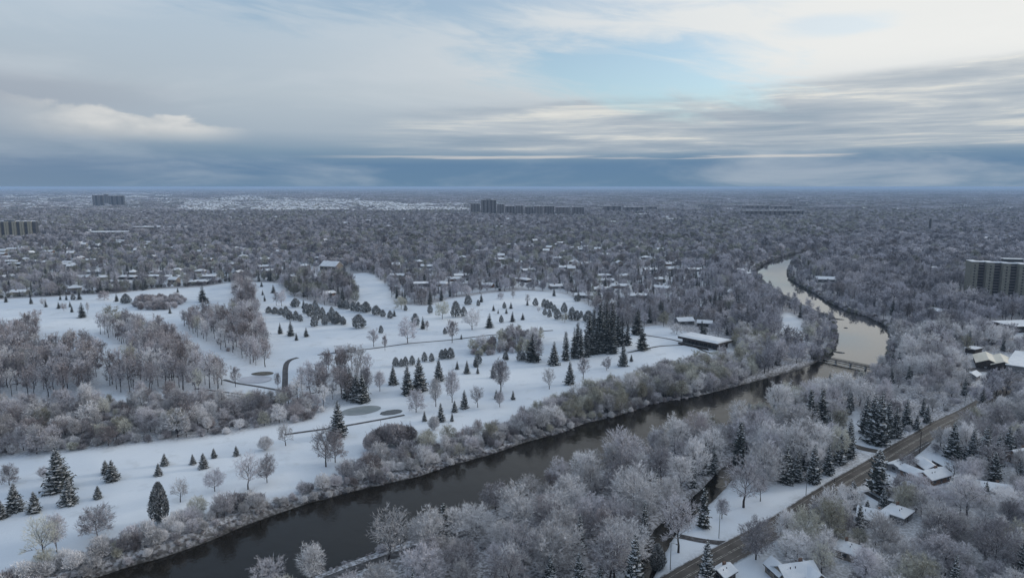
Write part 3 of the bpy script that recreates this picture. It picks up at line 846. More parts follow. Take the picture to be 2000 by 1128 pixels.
# close to the camera
bare('near_round', seed=11, H=11, Wd=10.5, trunk=.20, up=.25, limbs=11, subs=6, subs2=6, tw=12, twL=1.0, twW=.105, shell=1900, sL=.95, sW=.09)
bare('near_broad', seed=12, H=9.5, Wd=12, trunk=.18, up=.15, limbs=11, subs=6, subs2=6, tw=12, twL=1.1, twW=.11, shell=1900, sL=.95, sW=.09)
bare('near_tall', seed=13, H=14, Wd=9, trunk=.26, up=.45, limbs=12, subs=5, subs2=6, tw=12, twL=1.1, twW=.11, shell=1500, sL=.95, sW=.09)
bare('near_upright', seed=14, H=12, Wd=7, trunk=.22, up=.7, limbs=11, subs=5, subs2=6, tw=11, twL=1.0, twW=.10, shell=1400, sL=.95, sW=.09)
bare('near_open', seed=15, H=12, Wd=10, trunk=.34, up=.35, limbs=10, subs=5, subs2=5, tw=10, twL=1.0, twW=.10, shell=650, sL=.95, sW=.09)
bare('near_loose', seed=16, H=10, Wd=9, trunk=.15, up=.35, limbs=10, subs=6, subs2=6, tw=11, twL=1.15, twW=.11, droop=.12, shell=1200, sL=.95, sW=.09)
# middle distance
bare('mid_round', seed=21, H=13, Wd=12, trunk=.20, up=.25, limbs=9, subs=5, subs2=4, tw=9, twL=1.6, twW=.26, shell=560, sL=1.25, sW=.22)
bare('mid_broad', seed=22, H=11, Wd=13, trunk=.17, up=.15, limbs=9, subs=5, subs2=4, tw=9, twL=1.6, twW=.27, shell=560, sL=1.25, sW=.22)
bare('mid_tall', seed=23, H=17, Wd=9, trunk=.36, up=.5, limbs=9, subs=4, subs2=4, tw=9, twL=1.5, twW=.25, shell=300, sL=1.25, sW=.22)
bare('mid_grove', seed=24, H=18, Wd=10, trunk=.45, up=.45, limbs=9, subs=4, subs2=4, tw=8, twL=1.6, twW=.23, shell=230, sL=1.25, sW=.22)
bare('mid_upright', seed=25, H=14, Wd=7, trunk=.22, up=.75, limbs=8, subs=4, subs2=4, tw=9, twL=1.5, twW=.24, shell=330, sL=1.25, sW=.22)
# far away
bare('far_round', seed=31, H=13, Wd=13, trunk=.16, up=.25, limbs=8, subs=4, subs2=0, tw=7, twL=2.4, twW=.85, shell=380, sL=1.5, sW=.9)
bare('far_broad', seed=32, H=11, Wd=14, trunk=.14, up=.15, limbs=8, subs=4, subs2=0, tw=7, twL=2.4, twW=.9, shell=380, sL=1.5, sW=.9)
bare('far_tall', seed=33, H=16, Wd=10, trunk=.25, up=.45, limbs=8, subs=4, subs2=0, tw=7, twL=2.3, twW=.8, shell=300, sL=1.5, sW=.9)
for k, kw in (('bush_near', dict(seed=41, H=3.6, Wd=4.6, stems=16, subs=5, tw=9, twL=.6, twW=.10, shell=1300, sL=.5, sW=.11)), ('bush_near_b', dict(seed=42, H=4.6, Wd=4.4, stems=15, subs=5, tw=9, twL=.65, twW=.105, shell=1400, sL=.55, sW=.11)),
              ('bush_near_c', dict(seed=44, H=2.6, Wd=4.2, stems=14, subs=5, tw=9, twL=.5, twW=.10, shell=1000, sL=.42, sW=.10)), ('bush_mid', dict(seed=43, H=4.0, Wd=5.0, stems=11, subs=4, tw=7, twL=.9, twW=.22, shell=380, sL=.8, sW=.26))):
    DIM[k] = (kw['H'], kw['Wd']); tints(k, shrub(**kw))
DIM['dome_bush'] = (5, 6); tints('dome_bush', shrub(seed=45, H=5, Wd=6, stems=14, subs=5, tw=8, twL=.6, twW=.1, shell=3200, sL=.5, sW=.12))
def conifer(key, P, H, Wd, mats):
    DIM[key] = (H, Wd); reg((key, 'dark'), P, mats)
nd, ng, ns = M['needles'], M['needles_grey'], M['needle_snow']
for i in range(3):
    conifer('spruce_near_%s' % 'abc'[i], spruce(51 + i, 12, 6.2 - i * .5, 21 + i, 12, 3, 0.95, ragged=.12 + .05 * i), 12, 6.2 - i * .5, [nd, ns])
    conifer('spruce_mid_%s' % 'abc'[i], spruce(61 + i, 14, 6.0 - i * .6, 20, 9, 2, 0.7, ragged=.16), 14, 6.0 - i * .6, [nd, ng])
conifer('spruce_column', spruce(71, 14, 4.6, 26, 10, 2, 0.45, power=.55, ragged=.2), 14, 4.6, [nd, ns])
conifer('spruce_far', spruce(72, 14, 6.0, 11, 6, 1, 0.35, ragged=.2), 14, 6.0, [nd, ng])
conifer('pine_near', spruce(73, 15, 8.0, 18, 12, 3, 0.8, skirt=.16, power=.5, ragged=.3), 15, 8.0, [nd, ns])
conifer('cedar_near', cedar(81, 12, 5.5, 3000, .55, .62, .33, .2), 12, 5.5, [M['cedar'], M['cedar_frost']])
conifer('cedar_mid', cedar(82, 6, 4.2, 620, .55, .72, .30), 6, 4.2, [M['cedar'], M['cedar_frost']])
conifer('cedar_mid_b', cedar(83, 6, 3.6, 560, .55, .72, .26), 6, 3.6, [M['cedar'], M['cedar_frost']])
conifer('cedar_round', cedar(84, 5, 5, 900, .55, .70, .42, .2), 5, 5, [M['cedar'], M['cedar_frost']])

# ------------------------------------------------------------------ buildings
RNG = np.random.default_rng(7)
HOUSE_SPOTS = []      # x, y, clear radius
def spot(x, y, r):
    HOUSE_SPOTS.append((x, y, r))

def gable_solid(l, w_, h, rh):
    """walls with two gable ends, ridge along x"""
    return MB().prism([(-w_ / 2, -0.6), (w_ / 2, -0.6), (w_ / 2, h), (0, h + rh), (-w_ / 2, h)], 'x', -l / 2, l / 2)
def gable_roof(l, w_, h, rh, over=0.5, thick=0.28, lift=0.03):
    s = rh / (w_ / 2); o = w_ / 2 + over; z0 = h - over * s + lift
    return MB().prism([(-o, z0), (0, h + rh + lift), (o, z0), (o, z0 + thick), (0, h + rh + lift + thick * 1.15), (-o, z0 + thick)], 'x', -l / 2 - over, l / 2 + over)
def hip_roof(l, w_, h, rh, over=0.5, thick=0.25):
    a, b = l / 2 + over, w_ / 2 + over; rl = max(0.3, l / 2 - w_ / 2)
    z = h + 0.03
    return MB().add([(-a, -b, z), (a, -b, z), (a, b, z), (-a, b, z), (-a, -b, z + thick), (a, -b, z + thick), (a, b, z + thick), (-a, b, z + thick), (-rl, 0, z + rh + thick), (rl, 0, z + rh + thick)],
                    [(3, 2, 1, 0), (0, 1, 5, 4), (1, 2, 6, 5), (2, 3, 7, 6), (3, 0, 4, 7), (4, 5, 9, 8), (5, 6, 9), (6, 7, 8, 9), (7, 4, 8)])

def add_window(parent, x, z, w_, h, face, off):
    """window in a wall that faces -y (face 'y') or +x / -x ends; frame with pane under it"""
    f = MB(); p = MB(); t = 0.09
    if face in ('y', 'Y'):
        s = -1 if face == 'y' else 1
        for a in ((x - w_ / 2, x - w_ / 2 + t, z, z + h), (x + w_ / 2 - t, x + w_ / 2, z, z + h), (x - w_ / 2 + t, x + w_ / 2 - t, z, z + t), (x - w_ / 2 + t, x + w_ / 2 - t, z + h - t, z + h), (x - .03, x + .03, z + t, z + h - t)):
            f.box(a[0], a[1], min(s * off, s * (off + .09)), max(s * off, s * (off + .09)), a[2], a[3])
        p.box(x - w_ / 2 + t, x + w_ / 2 - t, min(s * off, s * (off + .04)), max(s * off, s * (off + .04)), z + t, z + h - t)
    else:
        s = -1 if face == 'x' else 1
        for a in ((x - w_ / 2, x - w_ / 2 + t, z, z + h), (x + w_ / 2 - t, x + w_ / 2, z, z + h), (x - w_ / 2 + t, x + w_ / 2 - t, z, z + t), (x - w_ / 2 + t, x + w_ / 2 - t, z + h - t, z + h)):
            f.box(min(s * off, s * (off + .09)), max(s * off, s * (off + .09)), a[0], a[1], a[2], a[3])
        p.box(min(s * off, s * (off + .04)), max(s * off, s * (off + .04)), x - w_ / 2 + t, x + w_ / 2 - t, z + t, z + h - t)
    fo = f.build('window', M['grey'], parent)
    p.build('pane', M['glass'], fo)

def near_house(label, px, py, rot, wings, wall='brick', roof='snow', extras=(), group='houses along the road'):
    """wings: (dx, dy, turn in degrees, length, width, wall height, roof height, 'gable' or 'hip')"""
    x, y = ground_pt(px, py)
    t = thing('house', label, 'house', (x, y, gz(x, y)), math.radians(rot), group)
    for i, (dx, dy, turn, l, w_, h, rh, kind) in enumerate(wings):
        wall_o = (gable_solid(l, w_, h, rh) if kind == 'gable' else MB().box(-l / 2, l / 2, -w_ / 2, w_ / 2, -.6, h)).build('wall', M[wall], t)
        roof_o = (gable_roof(l, w_, h, rh) if kind == 'gable' else hip_roof(l, w_, h, rh)).build('roof', M[roof], t)
        a, b = l / 2 + .47, w_ / 2 + .47
        sl = rh / (w_ / 2) * .5 if kind == 'gable' else 0.0
        for q in ((-a, a, -b, -b + .12), (-a, a, b - .12, b)):
            e_o = MB().box(q[0], q[1], q[2], q[3], h - sl - .26, h - sl - .02).build('eaves_gutter', M['darkwood'], t)
            e_o.location = (dx, dy, 0); e_o.rotation_euler = (0, 0, math.radians(turn))
        for o in (wall_o, roof_o):
            o.location = (dx, dy, 0); o.rotation_euler = (0, 0, math.radians(turn))
        n = max(2, int(l / 3.2))
        for face in ('y', 'Y'):
            for k in range(n):
                xx = -l / 2 + (k + .5) * l / n
                k0 = len(t.children)
                before = set(t.children)
                add_window(t, xx, 0.9, 1.3, 1.2, face, w_ / 2)
                for o in set(t.children) - before:
                    o.location = (dx, dy, 0); o.rotation_euler = (0, 0, math.radians(turn))
        before = set(t.children)
        add_window(t, 0, 0.9, 1.5, 1.3, 'x', l / 2)
        for o in set(t.children) - before:
            o.location = (dx, dy, 0); o.rotation_euler = (0, 0, math.radians(turn))
        if i == 0:
            ch = MB().box(-.45, .45, -.35, .35, h, h + rh + 0.9).build('chimney', M['brick'], roof_o, (l * .2, w_ * .12, 0))
            for k in range(2):
                MB().tube((0, 0, h + rh * .4), (0, 0, h + rh * .8 + .5), .12, n=6).build('vent_pipe', M['steel_dark'], roof_o, (-l * .25 + k * 1.6, -w_ * .2, 0))
            door = MB().box(-.5, .5, -w_ / 2 - .07, -w_ / 2 - .005, 0, 2.05).build('door', M['darkwood'], t, (dx, dy, 0)); door.rotation_euler = (0, 0, math.radians(turn))
        c, s = math.cos(math.radians(rot)), math.sin(math.radians(rot))
        spot(x + c * dx - s * dy, y + s * dx + c * dy, max(l, w_) * .42 + 1.2)
    return t

RD = 39
near_house('L-shaped brown brick bungalow with bright snow roofs beside the road, small roof vents', 1812, 936, RD - 14,
           [(1.2, -1.2, 0, 11.5, 6.4, 2.7, 1.6, 'gable'), (-3.0, 3.4, 90, 8, 5.2, 2.6, 1.4, 'gable'), (7.5, 5.6, 62, 9, 5.6, 2.6, 1.5, 'gable')])
near_house('low snow-roofed garage standing between the road and the brick bungalow', 1757, 917, RD - 10, [(0, 0, 0, 8, 6, 2.3, 1.0, 'gable')], 'grey')
near_house('gable-roofed house under trees beside a driveway near the tall roadside pine', 1703, 1022, RD - 70, [(0, 0, 0, 8.5, 6.5, 2.9, 2.2, 'gable')], 'darkwood')
near_house('low hip-roofed house half hidden behind the olive tree below the roadside pine', 1752, 1012, RD, [(0, 0, 0, 8, 6.5, 2.7, 1.6, 'hip')], 'grey')
near_house('small hip-roofed house ringed by frosted trees, roof smooth with snow', 1654, 1084, RD + 10, [(0, 0, 0, 6.6, 5.6, 2.5, 1.6, 'hip')], 'tan')
near_house('many-gabled house at the bottom edge with dark roof vents in its snow', 1552, 1132, RD - 25,
           [(0, 0, 0, 10.5, 6.5, 3.0, 2.0, 'gable'), (3.4, -2.4, 90, 7.2, 4.6, 2.9, 1.8, 'gable'), (-3.6, 2.4, 90, 6.6, 4.2, 2.7, 1.6, 'gable')], 'tan')
near_house('small snow-roofed shed by the road at the bottom edge', 1412, 1128, RD, [(0, 0, 0, 5.5, 4.5, 2.3, 1.1, 'gable')], 'darkwood')
near_house('long blue-white roofed house behind the brick bungalow', 1930, 962, RD - 62, [(0, 0, 0, 13, 5.8, 2.7, 1.5, 'gable')], 'grey')
near_house('house at the right edge with a snow gable behind dark spruces', 1992, 900, RD - 20, [(0, 0, 0, 10, 8, 3.0, 2.2, 'gable')], 'brick')

def simple_building(name, label, cat, x, y, rot, l, w_, h, wall, roof_mat, roof_kind='flat', rh=2.0, group=None, windows=True, clear=None, over=0.6):
    t = thing(name, label, cat, (x, y, gz(x, y)), math.radians(rot), group)
    if roof_kind == 'flat':
        MB().box(-l / 2, l / 2, -w_ / 2, w_ / 2, -.6, h).build('wall', M[wall], t)
        MB().box(-l / 2 - over, l / 2 + over, -w_ / 2 - over, w_ / 2 + over, h + .01, h + .4).build('roof', M[roof_mat], t)
        MB().box(-l / 2 - over - .1, l / 2 + over + .1, -w_ / 2 - over - .1, -w_ / 2 - over - .01, h - .4, h + .3).build('fascia', M['darkwood'], t)
    else:
        gable_solid(l, w_, h, rh).build('wall', M[wall], t); gable_roof(l, w_, h, rh, over).build('roof', M[roof_mat], t)
    if windows:
        n = max(2, int(l / 6))
        for k in range(n):
            add_window(t, -l / 2 + (k + .5) * l / n, h * .35, l / n * .6, h * .35, 'y', w_ / 2)
    spot(x, y, clear or max(l, w_) * .5 + 3)
    return t

# clubhouse on the golf course: a hooded flat roof with deep dark eaves in two steps, and a lower wing
x, y = ground_pt(1378, 677)
t = thing('clubhouse', 'flat-roofed clubhouse with snow on a hooded roof and dark glazed walls by the golf lawn', 'clubhouse', (x, y, gz(x, y)), math.radians(-50))
MB().box(-15, 13, -6, 7, -.6, 4.2).build('wall', M['darkwood'], t)
rf = MB().prism([(-8.5, 4.25), (9.5, 4.25), (9.5, 5.0), (6.5, 5.9), (-5.5, 5.9), (-8.5, 5.0)], 'x', -17, 15).build('roof', M['snow'], t)
MB().box(-17.15, 15.15, -8.75, -8.52, 3.5, 4.95).build('fascia', M['darkwood'], t)
MB().box(15.02, 15.25, -8.5, 9.5, 3.5, 4.95).build('fascia', M['darkwood'], t)
#MB().box(13.01, 19, -3, 5, -.6, 2.9).build('annex_wall', M['brick'], t)
#MB().box(13.3, 19.6, -3.7, 5.7, 2.92, 3.3).build('annex_roof', M['snow'], t)
MB().box(-14.5, 10, -11.5, -6.02, -.5, 0.55).build('terrace', M['kerb'], t)
MB().box(-14.6, 10.1, -11.7, -11.52, .2, 1.5).build('terrace_railing', M['darkwood'], t)
for k in range(8):
    add_window(t, -13 + k * 3.4, 0.8, 2.8, 2.6, 'y', 6.0)
spot(x, y, 20)
for sp_ in ((1345, 690), (1410, 695)):
    spot(*ground_pt(*sp_), 10)
simple_building('house', 'low house with bright snow strip roof behind the clubhouse', 'house', *ground_pt(1376, 638), -18, 11, 6, 3, 'darkwood', 'snow', 'gable', 1.6, 'houses behind the clubhouse')
simple_building('house', 'snow-roofed bungalow half hidden uphill of the clubhouse terrace', 'house', *ground_pt(1336, 634), 10, 13, 9, 3, 'grey', 'snow', 'hip' if False else 'gable', 2.0, 'houses behind the clubhouse')
# simple_building('cart_shelter', 'long low open shelter with snow roof beside the clubhouse', 'shelter', *ground_pt(1318, 672), -38, 18, 3.5, 2.4, 'darkwood', 'snow', windows=False)

# timber shed on the golf course
x, y = ground_pt(668, 687)
t = simple_building('golf_shelter', 'dark timber shelter among bare trees beside the long cart path', 'shelter', x, y, 12, 9, 6, 2.8, 'darkwood', 'snow_thin', 'gable', 1.6)
MB().box(4.6, 9.2, -2.2, 2.4, -.5, 2.2).build('lean_to', M['darkwood'], t)

# large roofs by the road at the upper right
for (px, py, lab) in ((1926, 712, 'long shed with sunlight-tinted roof, nearer the river of the twin sheds by the road'), (1955, 716, 'long shed with sunlight-tinted roof, nearer the road of the twin sheds')):
    x, y = ground_pt(px, py)
    simple_building('storage_shed', lab, 'shed', x, y, 60, 23, 12.0, 3.2, 'darkwood', 'snow_warm_lit', 'gable', 2.4, 'twin long sheds', clear=14)
simple_building('low_building', 'long flat snow-covered building running beside the road beyond the twin sheds', 'building', *ground_pt(2003, 716), 48, 46, 15, 4.5, 'grey', 'snow', clear=26)
simple_building('low_building', 'large flat-roofed building above the snowy lot at the right edge', 'building', *ground_pt(2000, 642), 8, 36, 22, 4.5, 'darkwood', 'snow', clear=30)
simple_building('house', 'small flat snow roof between the forest and the twin sheds', 'house', *ground_pt(1901, 688), 30, 9, 6, 3, 'darkwood', 'snow', windows=False)
simple_building('house', 'pale snow-roofed hut at the forest edge beside the road', 'house', *ground_pt(1900, 740), 40, 8, 5, 2.8, 'grey', 'snow', 'gable', 1.4)
simple_building('house', 'white roof alone among the trees on the far side of the river', 'house', *ground_pt(1611, 552), -12, 20, 10, 4, 'grey', 'snow', 'gable', 2.4, clear=14)
simple_building('house', 'large pale house with steep snow roof behind the golf fairway finger', 'house', *ground_pt(648, 528), -20, 24, 18, 6, 'tan', 'snow', 'gable', 5.5, clear=26)

# apartment blocks
def slab_block(label, x, y, rot, bays, bay_w, depth, h, pier, dark, group=None, floor_h=2.9, step=0.0, penthouse=True, roof='snow', clear=None):
    t = thing('apartment_building', label, 'apartment building', (x, y, gz(x, y)), math.radians(rot), group)
    L = bays * bay_w
    for i in range(bays):
        x0 = -L / 2 + i * bay_w; o = -step * i; a = bay_w * .52
        MB().box(x0, x0 + a, -depth / 2 + o, depth / 2 + o, -2, h).build('wall', M[pier], t)
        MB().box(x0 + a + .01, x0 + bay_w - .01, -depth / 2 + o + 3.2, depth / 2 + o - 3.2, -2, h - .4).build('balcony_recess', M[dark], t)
        MB().box(x0 - .05, x0 + a + .05, -depth / 2 + o - .2, depth / 2 + o + .2, h + .02, h + .55).build('roof', M[roof], t)
        MB().box(x0 + a + .06, x0 + bay_w - .06, -depth / 2 + o + 3.1, depth / 2 + o - 3.1, h - .38, h + .1).build('roof', M[roof], t)
        sl = MB(); wn = MB()
        nfl = int(h / floor_h)
        for k in range(1, nfl + 1):
            z = k * floor_h - .5
            if z > h - 1: break
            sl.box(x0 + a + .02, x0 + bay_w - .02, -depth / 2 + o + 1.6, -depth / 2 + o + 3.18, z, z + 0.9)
            wn.box(x0 + a * .5 - .7, x0 + a * .5 + .7, -depth / 2 + o - .06, -depth / 2 + o - .005, z - 1.4, z - .1)
        for nm, mb, mt in (('balcony', sl, 'block_dark'), ('window', wn, 'glass')):
            if mb.v:
                tag(mb.build(nm, M[mt], t), kind='stuff')
    if penthouse:
        MB().box(-bay_w * .6, bay_w * .7, -depth * .25, depth * .25, h + .6, h + 3.4).build('penthouse', M[dark], t)
        MB().box(-bay_w * .65, bay_w * .75, -depth * .28, depth * .28, h + 3.42, h + 3.8).build('penthouse_roof', M[roof], t)
    spot(x, y, clear or 12)
    return t
x, y = ground_pt(1968, 577); h = height_of(x, y, 512)
slab_block('stepped buff apartment block with dark balcony bays rising above the forest at the right edge', x, y, -16, 6, 12.5, 16, h, 'pier', 'recess', step=4.5, clear=45)
x, y = ground_pt(22, 463); h = height_of(x, y, 432)
slab_block('tan apartment slab with dark recesses at the left edge above the suburb roofs', x, y, 6, 7, 16, 16, h, 'pier_tan', 'recess', clear=65)
for i, (x0, x1, yt, yb) in enumerate([(919, 938, 397, 418), (940, 969, 390, 419), (971, 985, 398, 420), (987, 1005, 402, 421), (1007, 1022, 401, 421), (1025, 1041, 403, 422), (1043, 1060, 402, 422), (1062, 1082, 402, 422), (1085, 1112, 404, 421), (1117, 1140, 404, 421)]):
    x, y = ground_pt((x0 + x1) / 2, yb); dep = depth_of(y)
    names = ('first', 'second, tallest with a rooftop block', 'third', 'fourth', 'fifth', 'sixth', 'seventh', 'eighth', 'ninth', 'last')
    slab_block('dark brick tower, %s from the left in the far row of towers' % names[i] if i not in (1, 9) else ('tallest dark brick tower, with a rooftop block, in the far row of towers' if i == 1 else 'dark brick tower ending the distant row of towers on its right'),
               x, y, (-1) ** i * 4, 3 if x1 - x0 < 20 else 4, (x1 - x0) * dep / FPX / (3 if x1 - x0 < 20 else 4), 22, height_of(x, y, yt), 'block_dark', 'recess' if i % 2 else 'block_pale', 'distant row of apartment towers', 3.2, penthouse=(i == 1), clear=40)
for (x0, x1, yt, yb, lab) in ((184, 203, 381, 404, 'left twin of the two grey towers far beyond the suburb'), (215, 243, 382, 403, 'wider right twin of the two grey towers far beyond the suburb'),
                              (206, 212, 379, 399, 'slim grey tower behind and between the two far towers'), (1178, 1212, 402, 414, 'low dark apartment slab well right of the row of towers'), (1217, 1255, 404, 415, 'longer low dark apartment slab, right of its lower neighbor'),
                              (1262, 1282, 403, 412, 'small dark apartment slab standing beside the longer low one'), (1450, 1500, 401, 411, 'dark brown slab behind the long brown apartment block'), (1505, 1545, 402, 412, 'brown slab just behind the long brown apartment block on its right end'), (1448, 1568, 411, 426, 'long brown apartment block beyond the river forest')):
    x, y = ground_pt((x0 + x1) / 2, yb); dep = depth_of(y); nb = max(2, int((x1 - x0) / 9))
    slab_block(lab, x, y, 3, nb, (x1 - x0) * dep / FPX / nb, 22, height_of(x, y, yt), 'block_dark', 'recess', None, 3.2, penthouse=False, clear=40)
for (x0, x1, yt, yb, lab, rf) in ((175, 250, 447, 458, 'long flat white-roofed school in the suburb, lower of two', 'snow'), (262, 362, 440, 448, 'long thin white-roofed building stretched across the suburb', 'snow_thin'), (1640, 1676, 464, 471, 'white flat roof among the forest near the tall stack', 'snow'),
                                  (1895, 1945, 464, 471, 'white row of low roofs right of the stack, left half', 'snow'), (1950, 2005, 461, 468, 'white row of low roofs at the right edge beyond the forest', 'snow'), (1297, 1335, 427, 431, 'white low roof beyond the middle forest', 'snow'), (1237, 1270, 417, 421, 'pale low roof in front of the dark slabs', 'snow'), (748, 766, 441, 446, 'white flat roof in the middle of the suburb forest', 'snow')):
    x, y = ground_pt((x0 + x1) / 2, yb); dep = depth_of(y)
    hh = 7.0
    simple_building('low_building', lab, 'building', x, y, 4, (x1 - x0) * dep / FPX, 40 if yb > 440 else 60, hh, 'tan' if yb < 450 else 'grey', rf, clear=(x1 - x0) * dep / FPX * .5, windows=False)

# tall stack
x, y = ground_pt(1815, 458); h = height_of(x, y, 428)
t = thing('chimney_stack', 'tall slim dark stack rising alone above the right-hand forest', 'chimney', (x, y, 0))
MB().tube((0, 0, -1), (0, 0, h), 3.3, 2.3, 10).build('shaft', M['steel_dark'], t)
MB().tube((0, 0, h + .01), (0, 0, h + 1.5), 2.5, 2.5, 10).build('cap', M['steel_dark'], t)
MB().box(-26, -2.2, -6, 6, -1, 6).build('boiler_house', M['block_dark'], t)

# footbridge over the weir
a = np.array(ground_pt(1592, 694, 0.4)); b = np.array(ground_pt(1706, 718, 0.4))
mid = (a + b) / 2; L = float(np.hypot(*(b - a))); ang = math.atan2(b[1] - a[1], b[0] - a[0])
t = thing('footbridge', 'narrow grey footbridge with railings crossing the river at the weir', 'footbridge', (mid[0], mid[1], 0), ang)
MB().box(-L / 2, L / 2, -.9, .9, .15, .42).build('deck', M['path'], t)
for s in (-1, 1):
    r_ = MB().box(-L / 2, L / 2, s * .85 - .06, s * .85 + .06, 1.35, 1.48); r_.box(-L / 2, L / 2, s * .85 - .04, s * .85 + .04, .9, .98)
    for k in range(int(L / 2.5) + 1):
        xx = -L / 2 + .1 + k * 2.5
        r_.box(xx - .06, xx + .06, s * .85 - .05, s * .85 + .05, .43, 1.34)
    r_.build('railing', M['steel_dark'], t)
for k in range(4):
    MB().box(-.3, .3, -.8, .8, -3, .14).build('pier', M['kerb'], t, (-L / 2 + (k + .5) * L / 4, 0, 0))
MB().box(-L / 2, L / 2, 2.2, 3.0, -3, WATER_Z + .22).build('weir_sill', M['kerb'], t)
fw = MB()
rr = random.Random(3)
for k in range(60):
    xx = rr.uniform(-L / 2 + 4, L / 2 - 4); yy = -1.8 - rr.random() ** 2 * 3.0
    fw.box(xx - rr.uniform(.4, 1.6), xx + rr.uniform(.4, 1.6), yy - .12, yy + .12, WATER_Z - .05, WATER_Z + .04)
fo = fw.build('foam', M['white_water'], None, (mid[0], mid[1], 0)); fo.rotation_euler = (0, 0, ang); tag(fo, kind='stuff')
# gravel bars in the pool
for (px, py, wpx, lab) in ((1637, 623, 26, 'long dark gravel bar in the bright river pool'), (1652, 640, 9, 'small dark rock in the bright river pool'), (1640, 688, 22, 'snow-edged rock shelf at the bank beside the footbridge')):
    x, y = ground_pt(px, py, WATER_Z); k = wpx * depth_of(y) / FPX / 2
    bm_v = []; n = 16; rr = random.Random(px)
    for ring, (f, z) in enumerate(((1.0, -.6), (.85, .12), (.5, .38), (.2, .45))):
        for i in range(n):
            th = 2 * PI * i / n; q = f * (1 + rr.uniform(-.12, .12))
            bm_v.append((k * q * math.cos(th), k * .45 * q * math.sin(th), z + rr.uniform(-.04, .06)))
    fs = [(r_ * n + i, r_ * n + (i + 1) % n, (r_ + 1) * n + (i + 1) % n, (r_ + 1) * n + i) for r_ in range(3) for i in range(n)] + [tuple(range(3 * n, 4 * n))]
    o = link('river_rock', mesh_arrays('river_rock', bm_v, fs, [M['rock']])); o.location = (x, y, WATER_Z); o.rotation_euler = (0, 0, -.5)
    tag(o, lab, 'rock')

# street lamps and a utility pole along the road
def lamp(px, py, lab, h=8.5, arm=1.8):
    x, y = ground_pt(px, py)
    t = thing('street_lamp', lab, 'street lamp', (x, y, gz(x, y)), math.radians(RD - 90), 'street lamps along the road')
    MB().tube((0, 0, -.3), (0, 0, h), .14, .08, 8).build('pole', M['metal'], t)
    MB().tube((0, 0, h - .05), (arm, 0, h + .35), .06, .05, 6).build('arm', M['metal'], t)
    MB().prism([(-.16, h + .24), (.16, h + .24), (.2, h + .38), (-.2, h + .38)], 'x', arm - .1, arm + .7).build('lamp_head', M['steel_dark'], t)
lamp(1574, 967, 'thin grey street lamp on the snowy lawn edge, midway along the road')
lamp(1404, 1050, 'thin grey street lamp beside the path that crosses the roadside lawn')
lamp(1748, 862, 'thin grey street lamp beside the spruce clump above the junction')
lamp(1309, 1112, 'street lamp at the bottom end of the road verge')
lamp(1884, 792, 'street lamp on the far stretch of road near the huts')
for px, py, lab in ((1796, 884, 'dark timber utility pole beside the driveway across from the junction'), (1626, 984, 'dark timber utility pole on the house side of the road')):
    x, y = ground_pt(px, py)
    t = thing('utility_pole', lab, 'utility pole', (x, y, gz(x, y)), math.radians(RD), 'utility poles')
    MB().tube((0, 0, -.3), (0, 0, 9.5), .17, .12, 8).build('pole', M['darkwood'], t)
    MB().box(-.06, .06, -1.1, 1.1, 8.7, 8.85).build('crossarm', M['darkwood'], t)
    for s in (-.9, -.35, .35, .9):
        MB().tube((0, s, 8.851), (0, s, 9.05), .05, .04, 6).build('insulator', M['frame'], t)

# parked cars at the lot and a driveway
def car(px, py, rot, lab):
    x, y = ground_pt(px, py)
    t = thing('parked_car', lab, 'car', (x, y, gz(x, y) + .02), math.radians(rot))
    MB().prism([(-2.2, .35), (2.2, .35), (2.25, .75), (1.25, .95), (-2.15, 1.0), (-2.25, .7)], 'y', -.88, .88).build('body', M['car'], t)
    MB().prism([(-1.9, 1.01), (1.1, .97), (.45, 1.48), (-1.4, 1.5)], 'y', -.78, .78).build('cabin', M['glass'], t)
    MB().box(-1.42, .47, -.79, .79, 1.505, 1.62).build('snow_load', M['snow'], t)
    for sx in (-1.4, 1.4):
        for sy in (-.8, .8):
            MB().tube((sx, sy - .11, .34), (sx, sy + .11, .34), .34, n=12).build('wheel', M['tyre'], t)
car(1928, 719, 20, 'silver car under snow parked beside the twin sheds')
car(1962, 727, 35, 'silver car parked at the roadside right of the twin sheds')
car(1742, 984, RD - 60, 'silver car on the driveway below the roadside pine')

# low walls and fences by the near houses
def fence(p, q, lab, h=1.5, n=None):
    a = np.array(ground_pt(*p)); b = np.array(ground_pt(*q)); L = float(np.hypot(*(b - a)))
    t = thing('fence', lab, 'fence', (a[0], a[1], gz(*a)), math.atan2(b[1] - a[1], b[0] - a[0]))
    for k in range(int(L / 2) + 1):
        MB().box(-.06, .06, -.06, .06, -.4, h + .1).build('post', M['darkwood'], t, (min(k * 2.0, L), 0, 0))
    m = MB().box(0, 1.8, .065, .10, .1, h).mesh('panel', M['darkwood'])
    for k in range(int(L / 2)):
        link('panel', m, t, (k * 2.0 + .1, 0, 0))
fence((1704, 957), (1748, 990), 'dark board fence beside the driveway below the roadside pine')
fence((1820, 905), (1858, 925), 'dark board fence between the snowy lawn and the brick bungalow')
fence((1100, 562), (1160, 590), 'dark board fence along the far corner of the golf course', 2.2)
fence((1935, 940), (1975, 960), 'dark board fence behind the long blue-white house')

def patch0(x, y):
    return math.sin(x / 70) + math.cos(y / 90 + x / 160)

